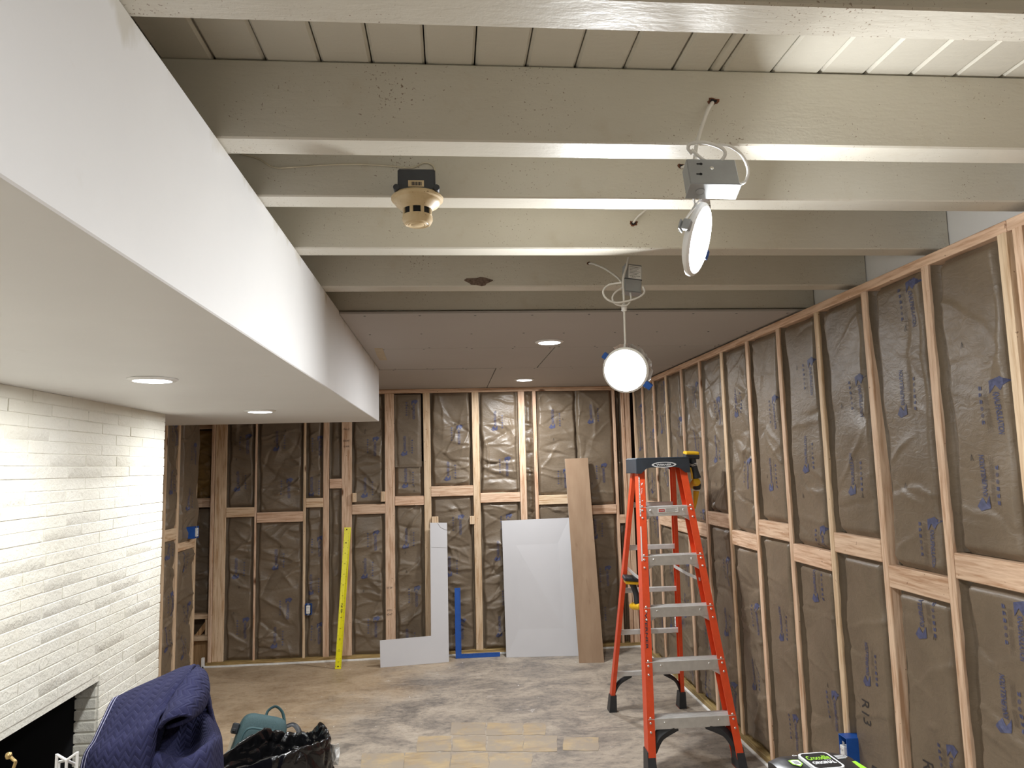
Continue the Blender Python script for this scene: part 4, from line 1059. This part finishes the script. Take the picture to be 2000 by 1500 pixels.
# ================================================================== CORDLESS TOOLS ON THE LADDER
def T_axis(p, d, up=(0, 0, 1)):
    z = Vector(d).normalized(); x = Vector(up).cross(z)
    if x.length < 1e-3: x = Vector((1, 0, 0))
    x.normalize(); y = z.cross(x); return Matrix(((x[0], y[0], z[0], p[0]), (x[1], y[1], z[1], p[1]), (x[2], y[2], z[2], p[2]), (0, 0, 0, 1)))
yt = float((lad.matrix_world @ Vector((0, YF_T, 1.6))).y)-.02
tool = empty('screw_gun', 'yellow and black cordless screw gun hung on the ladder top', 'power tool', Vector(oy(1353, 930, yt)))
inv = Matrix.Translation(-tool.location)
w2 = lambda px, py, y=0: inv @ Vector(oy(px+8, py, yt+y))
mb = MB(); bt = w2(1342, 884); mb.box((-.030, -.045, -.014), (.030, .045, .008), .006, 0, T_axis(bt, (.05, -.1, 1), (0, 1, 0)) @ Matrix.Rotation(PI/2, 4, 'Z')); mb.build('battery_cap', M['yellow_pl'], tool)
mb = MB(); mb.box((-.031, -.046, -.016), (.031, .046, .012), .005, 0, T_axis(w2(1342, 891), (.05, -.1, 1), (0, 1, 0)) @ Matrix.Rotation(PI/2, 4, 'Z')); mb.build('battery', M['black_pl'], tool)
mb = MB(); mb.tube(catmull([w2(1342, 893), w2(1345, 905), w2(1349, 920), w2(1352, 934)], 4), [.026, .024, .022, .021, .020, .0195, .019, .019, .0195, .0205, .022, .024, .026], 14, flat=1.25); mb.build('grip', M['navy_pl'], tool, smooth=50)
mb = MB()
for k, (a, b) in enumerate(((1347, 906), (1348, 909))): mb.tube([w2(a-8, b, -.026), w2(a-3, b+2-k, -.031), w2(a+3, b-1, -.031), w2(a+7, b-1, -.026)], .0018, 5, 0)
mb.build('grip_accent', M['white_pl'], tool)
mb = MB(); mb.tube([w2(1340, 913, -.02), w2(1343, 925, -.02), w2(1344, 935, -.02)], .006, 6); mb.build('trigger', M['yellow_pl'], tool, smooth=40)
ct = w2(1352, 941, -.01)
mb = MB(); mb.lathe([(.0, .014), (.014, .013), (.023, .009), (.027, .002), (.028, -.03), (.028, -.06)], 28, T=T_axis(ct, (0, -.75, .30))); mb.build('motor_housing', M['yellow_pl'], tool, smooth=40)
mb = MB(); mb.lathe([(.026, .02), (.027, .01), (.024, -.008), (.021, -.016)], 24, T=T_axis(w2(1353, 951, .01), (-.02, -.1, 1))); mb.build('clutch_collar', M['black_pl'], tool, smooth=40)
mb = MB(); mb.lathe([(.019, .03), (.017, .0), (.011, -.045), (.006, -.075), (.003, -.085)], 20, T=T_axis(w2(1351, 968, .03), (.1, -.1, 1))); mb.build('nose_piece', M['yellow_pl'], tool, smooth=40)
yt2 = float((lad.matrix_world @ rear(1.0, -1)).y)-.06
tool2 = empty('impact_driver', 'yellow and black cordless driver hooked behind the ladder side rail', 'power tool', Vector(oy(1234, 1140, yt2)))
inv2 = Matrix.Translation(-tool2.location); w3 = lambda px, py, y=0: inv2 @ Vector(oy(px, py, yt2+y))
mb = MB(); mb.box((-.038, -.05, -.014), (.038, .05, .012), .005, 0, T_axis(w3(1232, 1129), (.1, -.15, 1), (0, 1, 0)) @ Matrix.Rotation(PI/2, 4, 'Z')); mb.build('battery', M['black_pl'], tool2)
mb = MB(); mb.box((-.032, -.046, -.012), (.032, .046, .010), .006, 0, T_axis(w3(1233, 1136), (.1, -.15, 1), (0, 1, 0)) @ Matrix.Rotation(PI/2, 4, 'Z')); mb.build('battery_cap', M['yellow_pl'], tool2)
mb = MB(); mb.tube(catmull([w3(1235, 1138), w3(1239, 1150), w3(1243, 1164), w3(1245, 1178)], 4), [.026, .023, .021, .020, .019, .019, .019, .019, .02, .021, .022, .022, .022], 12); mb.build('grip', M['black_pl'], tool2, smooth=50)
mb = MB(); mb.lathe([(.0, .03), (.018, .026), (.024, .012), (.025, -.05), (.016, -.075), (.008, -.085)], 20, T=T_axis(w3(1246, 1184), (.3, -.7, .1))); mb.build('motor_housing', M['yellow_pl'], tool2, smooth=40)

# ================================================================== MOVING BLANKET
def sheet_grid(ctrl, nu, nv):
    """ctrl[row][col] -> smooth grid of points"""
    R_ = [np.array(catmull(r, nu)) for r in ctrl]
    cols = [catmull([r[i] for r in R_], nv) for i in range(len(R_[0]))]
    return np.array(cols).transpose(1, 0, 2)       # [v, u, 3]
def sheet_mesh(name, grids, mat, parent=None, thick=.010, closed_u=()):
    me = bpy.data.meshes.new(name); V = []; Fc = []; UV = []
    for gi, G in enumerate(grids):
        nv, nu, _ = G.shape; k = len(V)
        du = np.linalg.norm(np.diff(G, axis=1), axis=2).mean(0); dv = np.linalg.norm(np.diff(G, axis=0), axis=2).mean(1)
        cu = np.concatenate([[0], np.cumsum(du)]); cv = np.concatenate([[0], np.cumsum(dv)])
        V.extend(G.reshape(-1, 3).tolist())
        for i in range(nv-1):
            for j in range(nu-1):
                Fc.append((k+i*nu+j, k+i*nu+j+1, k+(i+1)*nu+j+1, k+(i+1)*nu+j)); UV += [(cu[j], cv[i]), (cu[j+1], cv[i]), (cu[j+1], cv[i+1]), (cu[j], cv[i+1])]
    me.from_pydata(V, [], Fc); uv = me.uv_layers.new(name='UVMap')
    uv.data.foreach_set('uv', np.array(UV, dtype=np.float32).ravel()); me.shade_smooth(); me.materials.append(mat)
    o = bpy.data.objects.new(name, me); COL.objects.link(o)
    if parent: o.parent = parent
    md = o.modifiers.new('thickness', 'SOLIDIFY'); md.thickness = thick; md.offset = 0
    return o
def ripple(G, amp, freq, seed):
    r = np.random.default_rng(seed); out = G.copy(); nv, nu, _ = G.shape
    gu = np.gradient(G, axis=1); gv = np.gradient(G, axis=0); nn = np.cross(gu, gv); nn /= np.linalg.norm(nn, axis=2, keepdims=True)+1e-9
    P3 = G*freq; d = 0
    for i in range(7):
        k = r.normal(0, 1, 3); d = d + np.sin(P3@k+r.uniform(0, 6.28)+1.5*np.sin((P3@r.normal(0, .6, 3))))/7
    return out + nn*(d*amp)[..., None]
p3 = lambda px, py, y: oy(px, py, y)
def dn(px, py, y, z): p = oy(px, py, y); p[2] = z; return p
mainc = [
    [dn(225, 1480, 3.36, .03), dn(262, 1480, 3.40, .03), dn(310, 1480, 3.42, .03), dn(352, 1480, 3.40, .03), dn(392, 1480, 3.36, .03)],
    [p3(232, 1405, 3.32), p3(268, 1390, 3.33), p3(312, 1378, 3.33), p3(355, 1360, 3.30), p3(392, 1352, 3.27)],
    [p3(224, 1366, 3.20), p3(264, 1346, 3.22), p3(310, 1326, 3.22), p3(352, 1308, 3.18), p3(382, 1304, 3.12)],
    [p3(203, 1400, 3.06), p3(240, 1388, 3.03), p3(285, 1370, 3.00), p3(332, 1342, 2.98), p3(370, 1318, 3.00)],
    [p3(180, 1445, 2.98), p3(215, 1440, 2.92), p3(258, 1425, 2.88), p3(300, 1398, 2.88), p3(338, 1366, 2.92)],
    [p3(157, 1496, 2.94), p3(193, 1498, 2.86), p3(235, 1488, 2.82), p3(277, 1465, 2.80), p3(305, 1428, 2.84)],
    [dn(154, 1500, 2.94, .35), dn(182, 1500, 2.82, .34), dn(226, 1500, 2.78, .34), dn(270, 1500, 2.76, .36), dn(290, 1480, 2.82, .42)],
    [dn(152, 1500, 2.94, .015), dn(176, 1500, 2.80, .015), dn(222, 1500, 2.75, .015), dn(265, 1500, 2.74, .015), dn(285, 1500, 2.80, .015)]]
G1 = ripple(sheet_grid(mainc, 12, 9), .018, 11, 5)
# fold that comes over the ridge, down the far side and curls under
foldc = [
    [p3(382, 1304, 3.12), p3(368, 1320, 3.00), p3(337, 1366, 2.92), p3(318, 1402, 2.86), p3(308, 1424, 2.84)],
    [p3(398, 1313, 3.13), p3(386, 1328, 2.98), p3(360, 1362, 2.88), p3(338, 1390, 2.81), p3(326, 1408, 2.79)],
    [p3(405, 1332, 3.16), p3(402, 1345, 3.02), p3(385, 1362, 2.90), p3(366, 1380, 2.83), p3(355, 1398, 2.80)],
    [p3(404, 1356, 3.18), p3(402, 1366, 3.05), p3(394, 1376, 2.94), p3(382, 1390, 2.87), p3(372, 1402, 2.83)],
    [p3(398, 1380, 3.14), p3(393, 1388, 3.05), p3(382, 1398, 2.96), p3(366, 1408, 2.90), p3(354, 1413, 2.86)],
    [p3(380, 1396, 3.12), p3(368, 1404, 3.05), p3(352, 1410, 2.98), p3(335, 1417, 2.92), p3(326, 1421, 2.88)],
    [p3(372, 1380, 3.14), p3(360, 1390, 3.08), p3(345, 1396, 3.02), p3(330, 1402, 2.96), p3(320, 1410, 2.92)]]
G2 = ripple(sheet_grid(foldc, 10, 7), .006, 14, 9)
# lower bulge that fills out to the floor
lowc = [
    [p3(330, 1395, 3.12), p3(352, 1395, 3.16), p3(378, 1392, 3.18), p3(400, 1385, 3.22), p3(408, 1378, 3.30)],
    [p3(312, 1458, 3.00), p3(345, 1474, 3.02), p3(376, 1464, 3.02), p3(405, 1425, 3.06), p3(418, 1408, 3.22)],
    [p3(304, 1476, 2.89), p3(340, 1488, 2.87), p3(375, 1480, 2.87), p3(412, 1446, 2.97), p3(428, 1432, 3.18)],
    [p3(300, 1491, 2.83), p3(338, 1497, 2.79), p3(375, 1493, 2.79), p3(414, 1470, 2.90), p3(432, 1458, 3.12)],
    [dn(290, 1500, 2.80, .40), dn(336, 1500, 2.74, .40), dn(376, 1500, 2.74, .40), dn(416, 1500, 2.86, .40), dn(436, 1500, 3.12, .40)],
    [dn(280, 1500, 2.79, .015), dn(336, 1500, 2.72, .015), dn(380, 1500, 2.73, .015), dn(424, 1500, 2.84, .015), dn(432, 1500, 3.06, .015)]]
G3 = ripple(sheet_grid(lowc, 10, 8), .016, 12, 12)
# back and side skirt so the heap is closed seen from elsewhere
skirt = [
    [p3(382, 1304, 3.12), p3(396, 1330, 3.30), p3(392, 1352, 3.34)],
    [p3(405, 1356, 3.18), p3(408, 1372, 3.34), p3(398, 1380, 3.34)],
    [dn(430, 1440, 3.12, .40), dn(422, 1440, 3.26, .40), dn(400, 1440, 3.36, .40)],
    [dn(432, 1500, 3.08, .015), dn(424, 1500, 3.26, .015), dn(395, 1500, 3.37, .015)]]
G4 = ripple(sheet_grid(skirt, 10, 8), .01, 11, 3)
bk = sheet_mesh('moving_blanket', [G1, G2, G3, G4], M['quilt'], thick=.014)
tag(bk, 'navy quilted moving blanket heaped beside the fireplace', 'blanket')
mb = MB(); n0, n1_ = G1.shape[0], G1.shape[1]
gu = np.gradient(G1, axis=1); gv = np.gradient(G1, axis=0); nn = np.cross(gu, gv); nn /= np.linalg.norm(nn, axis=2, keepdims=True)
camv = np.array([0, 0, EYE])-G1; nn *= np.sign((nn*camv).sum(2, keepdims=True))
for c in (1, 3):
    mb.tube([G1[i, c]+nn[i, c]*.0078 for i in range(18, n0)], .0014, 5)
mb.build('edge_stitching', M['stitch'], bk, smooth=60)

# ================================================================== BIN BAG, BACKPACK
def blob(name, c, rad, seed, mat, nseed=110, label=None, cat=None, peaks=(), nu=96, nv=64, amp=.055):
    r = np.random.default_rng(seed)
    th = np.linspace(0, 2*PI, nu, endpoint=False); ph = np.linspace(0.02, PI-.02, nv)
    T_, P_ = np.meshgrid(th, ph); D = np.stack([np.sin(P_)*np.cos(T_), np.sin(P_)*np.sin(T_), np.cos(P_)], -1).reshape(-1, 3)
    S = r.normal(size=(nseed, 3)); S /= np.linalg.norm(S, axis=1, keepdims=True)
    W = D + .10*np.sin(D@r.normal(0, 4, (3, 3))+r.uniform(0, 6, 3))
    dist = np.linalg.norm(W[:, None]-S[None], axis=2); dist.sort(axis=1)
    crease = np.clip((dist[:, 1]-dist[:, 0])/.14, 0, 1)
    lvl = r.uniform(-1, 1, nseed); idx = np.linalg.norm(W[:, None]-S[None], axis=2).argmin(1)
    R_ = 1 + amp*(1-crease)*1.3 - amp*.4 + amp*.35*np.sin(D@r.normal(0, 5, 3)+1)
    for d, a, w_ in peaks:
        d = np.array(d, float); d /= np.linalg.norm(d); R_ = R_ + a*np.exp(-(np.linalg.norm(D-d, axis=1)/w_)**2)
    V = D*R_[:, None]*np.array(rad)
    V[:, 2] = np.maximum(V[:, 2], -rad[2]*.92)
    V = V - np.array([0, 0, V[:, 2].min()])
    Fc = []
    for i in range(nv-1):
        for j in range(nu): Fc.append((i*nu+j, (i+1)*nu+j, (i+1)*nu+(j+1) % nu, i*nu+(j+1) % nu))
    Fc.append(tuple(range(nu))); Fc.append(tuple((nv-1)*nu+k for k in range(nu))[::-1])
    me = bpy.data.meshes.new(name); me.from_pydata(V.tolist(), [], Fc); me.materials.append(mat); me.shade_smooth()
    o = bpy.data.objects.new(name, me); COL.objects.link(o); o.location = c
    if cat: tag(o, label, cat)
    return o
def closed(pts, n):
    P_ = [np.array(p, float) for p in pts]; k = len(P_); out = []
    for i in range(k):
        a, b, c, d = P_[(i-1) % k], P_[i], P_[(i+1) % k], P_[(i+2) % k]
        for j in range(n):
            t = j/n; out.append(0.5*((2*b)+(c-a)*t+(2*a-5*b+4*c-d)*t*t+(3*b-a-3*c+d)*t**3))
    return np.array(out)
rim = closed([oy(p[0], p[1], p[2]+.22) for p in ((412, 1492, 3.40), (440, 1472, 3.50), (478, 1448, 3.58), (512, 1427, 3.66), (535, 1429, 3.72), (570, 1434, 3.76), (604, 1431, 3.74), (619, 1420, 3.68), (627, 1415, 3.62), (638, 1428, 3.54), (641, 1445, 3.46),
              (615, 1456, 3.36), (585, 1466, 3.30), (550, 1477, 3.26), (515, 1488, 3.26), (470, 1502, 3.28), (430, 1503, 3.32))], 13)
cen = rim.mean(0)
def ring(sc, z, wob=0.0, flat=0.0, z_add=None):
    R_ = rim.copy(); R_[:, :2] = cen[:2]+(rim[:, :2]-cen[:2])*sc
    R_[:, 2] = z if z_add is None else rim[:, 2]*(1-flat)+z_add
    return R_
RG = [ring(1.06, .002), ring(1.14, .05), ring(1.16, .14), ring(1.13, .25), ring(1.08, 0, flat=.25, z_add=-.02), ring(1.03, 0, flat=.06, z_add=-.005), ring(1.0, 0, z_add=0), ring(.975, 0, z_add=.004), ring(.95, 0, z_add=-.012),
      ring(.90, 0, flat=.10, z_add=-.03), ring(.82, 0, flat=.3, z_add=-.04), ring(.6, .25), ring(.3, .22), ring(.02, .22)]
NR = 11; cols = [catmull([g_[k] for g_ in RG], NR) for k in range(len(rim))]; BG = np.array(cols).transpose(1, 0, 2)
BG = np.concatenate([BG, BG[:, :1]], 1)
gu = np.gradient(BG, axis=1); gv = np.gradient(BG, axis=0); nn = np.cross(gu, gv); nn /= np.linalg.norm(nn, axis=2, keepdims=True)+1e-9
rr_ = np.random.default_rng(4); Sd = cen+rr_.uniform(-1, 1, (700, 3))*np.array([.36, .36, .36]); Sd[:, 2] = rr_.uniform(0, .62, 700)
W_ = BG.reshape(-1, 3); W_ = W_+.02*np.sin(W_@rr_.normal(0, 18, (3, 3)))
dd = np.sort(np.linalg.norm(W_[:, None]-Sd[None], axis=2), axis=1); cr = np.clip((dd[:, 1]-dd[:, 0])/.018, 0, 1).reshape(BG.shape[:2])
th_ = np.linspace(0, 2*PI, BG.shape[1]); drape = np.abs(np.sin(th_*7+2.2*np.sin(th_*3+1)+3*np.sin(BG[:, :, 2]*9)))*.010*np.clip((.45-BG[:, :, 2])/.2, .15, 1)
BG = BG + nn*((1-cr)*.009+drape*.9-.008)[..., None]; BG[:, -1] = BG[:, 0]; BG[:, :, 2] = np.maximum(BG[:, :, 2], .001)
bag = sheet_mesh('bin_bag', [BG], M['bag'], thick=.0012)
tag(bag, 'open shiny black bin bag in front of the teal backpack', 'bag')
cp = oy(654, 1474, 3.72)
pp = MB(); v = []; f = []; r = random.Random(5)
for i in range(6):
    for j in range(4): v.append((-.02+.013*j+r.uniform(-.004, .004), r.uniform(-.012, .012), -.05+.02*i))
for i in range(5):
    for j in range(3): f.append((i*4+j, i*4+j+1, i*4+j+5, i*4+j+4))
pp.add(v, f); o = pp.build('paper_scrap', M['label'], loc=Vector(cp)); tag(o, 'crumpled white paper scrap at the side of the bin bag', 'paper')
md = o.modifiers.new('thickness', 'SOLIDIFY'); md.thickness = .0008
bp0 = oy(486, 1440, 4.22)
bpk = empty('backpack', 'teal backpack with a carry loop lying behind the black bin bag', 'backpack', (float(bp0[0])-.02, 4.26, .0), rot=(-.30, .30, math.radians(14)))
bpk.scale = (.96, .96, .80)
def superbox(name, c, d, e, mat, parent, nu=40, nv=24, taper=0.0, T=None):
    V = []; Fc = []
    sg = lambda x, p: math.copysign(abs(x)**p, x)
    for i in range(nv+1):
        ph = -PI/2+PI*i/nv
        for j in range(nu):
            t = 2*PI*j/nu; z = sg(math.sin(ph), e)
            k = 1-taper*(z+1)/2
            V.append((c[0]+d[0]*k*sg(math.cos(ph), e)*sg(math.cos(t), e), c[1]+d[1]*k*sg(math.cos(ph), e)*sg(math.sin(t), e), c[2]+d[2]*z))
    for i in range(nv):
        for j in range(nu): Fc.append((i*nu+j, i*nu+(j+1) % nu, (i+1)*nu+(j+1) % nu, (i+1)*nu+j))
    return MB().add(V, Fc, 0, T).build(name, mat, parent, smooth=60)
superbox('main_body', (0, 0, .225), (.150, .105, .225), .38, M['teal'], bpk, taper=.12)
superbox('front_pocket', (0.0, -.100, .20), (.118, .035, .165), .35, M['teal'], bpk, taper=.06)
mb = MB(); ring = [(x*.112, -.126-.004*0, .20+z*.155) for x, z in [(math.copysign(abs(math.cos(t))**.4, math.cos(t)), math.copysign(abs(math.sin(t))**.4, math.sin(t))) for t in [2*PI*i/40 for i in range(41)]]]
mb.tube(ring, .0045, 6, caps=False); mb.build('pocket_zip', M['teal_dark'], bpk, smooth=60)
mb = MB(); mb.tube(catmull([(.0, .03, .43), (.005, .035, .48), (.04, .04, .515), (.085, .04, .49), (.115, .04, .43), (.125, .04, .38)], 8), .011, 8, flat=.45); mb.build('carry_loop', M['teal_dark'], bpk, smooth=60)
mb = MB(); mb.tube(catmull([(-.11, -.11, .06), (-.14, -.15, .10), (-.12, -.165, .03), (-.03, -.17, .015), (.06, -.17, .02)], 8), .018, 8, flat=.4); mb.build('shoulder_strap', M['teal_dark'], bpk, smooth=60)
mb = MB(); mb.tube(catmull([(.13, .03, .40), (.17, .02, .42), (.21, .0, .38), (.22, -.02, .30)], 8), .018, 8, flat=.4); mb.build('shoulder_strap', M['black_pl'], bpk, smooth=60)
mb = MB(); mb.box((-.175, -.07, .30), (-.135, -.03, .37), .008); mb.box((-.172, -.085, .315), (-.150, -.065, .335), .003); mb.build('side_buckle', M['black_pl'], bpk)
mb = MB(); mb.box((-.165, -.092, .10), (-.150, -.08, .28), .002); mb.build('webbing_strap', plain('tan_webbing', (.42, .35, .25), .8), bpk)

# ================================================================== FIREPLACE BITS
yk = 2.62
wk = empty('wire_rack', 'white coated wire rack standing in front of the fireplace', 'rack', (float(oy(132, 1480, yk)[0]), yk, 0))
iw = Matrix.Translation(-wk.location); q2 = lambda px, py, dy=0: iw @ Vector(oy(px, py, yk+dy))
tl, tm, trr = q2(111, 1474), q2(130, 1485), q2(151, 1470)
tb1, tb2 = q2(115, 1488, .10), q2(148, 1493, .10)
def foot(p): return Vector((p.x, p.y, .004))
for a, b in ((tl, tm), (tm, trr), (tm, tb1), (tm, tb2)): MB().tube([a, b], .0045, 8).build('top_wire', M['white_pl'], wk, smooth=60)
for p in (tl, tm, trr, tb1, tb2): MB().tube([p+Vector((0, 0, .002)), foot(p)], .0048, 8).build('upright', M['white_pl'], wk, smooth=60)
for z in (.25, .05):
    cs = [Vector((p.x, p.y, z)) for p in (tl, tb1, tb2, trr, tm, tl)]; MB().tube(cs, .004, 8).build('ring_wire', M['white_pl'], wk, smooth=60)
ya = 2.50
ht = empty('fire_poker', 'brass handled fire poker propped in the fireplace mouth', 'poker', (float(oy(22, 1490, ya)[0]), ya, 0))
ia = Matrix.Translation(-ht.location); q4 = lambda px, py, dy=0: ia @ Vector(oy(px, py, ya+dy))
MB().tube(catmull([q4(19, 1477), q4(26, 1484), q4(30, 1488), q4(28, 1496), q4(24, 1506)], 6), .005, 8).build('handle', M['brass'], ht, smooth=60)
MB().lathe([(0, .011), (.008, .008), (.010, 0), (.008, -.008), (0, -.010)], 16, T=Matrix.Translation(q4(17, 1476))).build('finial', M['brass'], ht, smooth=60)
MB().tube([q4(24, 1506), Vector((q4(24, 1506).x, 0, .3)), Vector((q4(24, 1506).x, 0, .004))], .006, 8).build('shaft', M['char'], ht, smooth=60)

# ================================================================== WIPES PACK (on a work table just under the frame)
ZP = 1.035
p_bl, p_br = oz(1512, 1478, ZP), oz(1645, 1467.5, ZP)
xd = Vector(p_br-p_bl); wp = xd.length; xd.normalize(); yd = Vector((-xd.y, xd.x, 0))
wp_d = .150
Cp = (Vector(p_bl)+Vector(p_br))/2 - yd*wp_d/2
pk = empty('wipes_pack', 'black and lime soft pack of wet wipes with a white lid', 'wipes'); Tp = frame(xd, yd, (Cp.x, Cp.y, ZP-.055)); pk.matrix_world = Tp
mb = MB(); V = []; nu, nv = 28, 20
hx, hy = wp/2+.012, wp_d/2+.008
def ztop(x, y): return .055 - .018*max(0, abs(x)/hx-.62)**1.5*2.2 - .012*max(0, abs(y)/hy-.7)**1.5*2 + .0012*math.sin(x*160+y*70)*max(0, abs(x)/hx-.5)
for s in (1, 0):
    for i in range(nv+1):
        for j in range(nu+1):
            x, y = (j/nu*2-1)*hx, (i/nv*2-1)*hy; V.append((x, y, ztop(x, y) if s else .001))
k = (nu+1)*(nv+1); f = []
for i in range(nv):
    for j in range(nu):
        a = i*(nu+1)+j; f.append((a, a+1, a+nu+2, a+nu+1)); f.append((k+a, k+a+nu+1, k+a+nu+2, k+a+1))
edge = [j for j in range(nu+1)]+[i*(nu+1)+nu for i in range(1, nv+1)]+[nv*(nu+1)+j for j in range(nu-1, -1, -1)]+[i*(nu+1) for i in range(nv-1, 0, -1)]
for a, b in zip(edge, edge[1:]+edge[:1]): f.append((a, k+a, k+b, b))
mb.add(V, f); mb.build('wrapper', M['wipe_black'], pk, smooth=50)
def rrect(w_, h_, r, n=6):
    out = []
    for cx, cy, a0 in ((w_/2-r, h_/2-r, 0), (-w_/2+r, h_/2-r, PI/2), (-w_/2+r, -h_/2+r, PI), (w_/2-r, -h_/2+r, 1.5*PI)):
        for i in range(n+1): a = a0+PI/2*i/n; out.append((cx+r*math.cos(a), cy+r*math.sin(a)))
    return out
lid = MB(); Tl = Matrix.Translation((.000, .0225, .0555))
lid.prism(rrect(.070, .085, .013), 0, .006, 0, Tl); lid.prism(rrect(.061, .076, .010), .006, .0066, 1, Tl)
put_text(lid, 'Crocodile', Tl @ Matrix.Translation((0, .0125, .0067)), .052, .021, 2, z=.0002, bold=.02)
put_text(lid, 'CLOTH', Tl @ Matrix.Translation((.016, -.001, .0067)), .016, .004, 3, z=.0002)
put_text(lid, 'ORIGINAL', Tl @ Matrix.Translation((.001, -.0125, .0067)), .052, .014, 3, z=.0002, bold=.03)
lid.build('lid', [M['white_print'], M['wipe_black'], M['lime'], M['white_print']], pk)
pr = MB()
put_text(pr, 'Go Ahead. Get Messy!', Matrix.Translation((0, hy-.0095, ztop(0, hy-.0095))), .078, .0085, 0, z=.0012, bold=.02)
for k, (l, y) in enumerate(((.022, .052), (.026, .047), (.026, .042), (.02, .037))): pr.box((.048, y, ztop(.06, y)+.0008), (.048+l, y+.0016, ztop(.06, y)+.0014), 0, 0)
stuff(pr.build('slogan_print', [M['white_print'], M['lime'], M['char']], pk)); pr = MB()
for sc, m in ((1, 1), (.8, 0)):
    sh = [(-.012*sc, .016*sc), (0, .019*sc), (.012*sc, .016*sc), (.012*sc, -.004*sc), (0, -.018*sc), (-.012*sc, -.004*sc)]
    pr.prism(sh, .0012+.0006*(m == 0), .0014+.0006*(m == 0), m, Matrix.Translation((-.052, .030, ztop(-.05, .03))))
for k in range(3): pr.box((-.058, .036-.006*k, ztop(-.05, 0)+.0021), (-.046, .0385-.006*k, ztop(-.05, 0)+.0024), 0, 2)
pr.build('shield_badge', [M['white_print'], M['lime'], M['char']], pk); pr = MB()
pr.prism([(.044, -.060), (.044, .010), (.054, .024), (hx-.010, .028), (hx-.006, -.060)], 0.0, .0018, 1, Matrix.Translation((0, 0, ztop(.078, -.03)-.0002)))
pr.build('green_panel', [M['white_print'], M['lime'], M['char']], pk)
zt_ = ZP-.055
tb = empty('work_table', 'small plywood work table under the wipes pack', 'table', (Cp.x, Cp.y-.12, 0))
MB().box((-.30, -.24, zt_-.022), (.30, .19, zt_-.0005), .003).build('table_top', M['plywood'], tb)
for sx in (-1, 1):
    for sy_ in (-.20, .15): MB().box((sx*.27-.019, sy_-.019, .001), (sx*.27+.019, sy_+.019, zt_-.0225), .003).build('leg', M['wood'], tb)
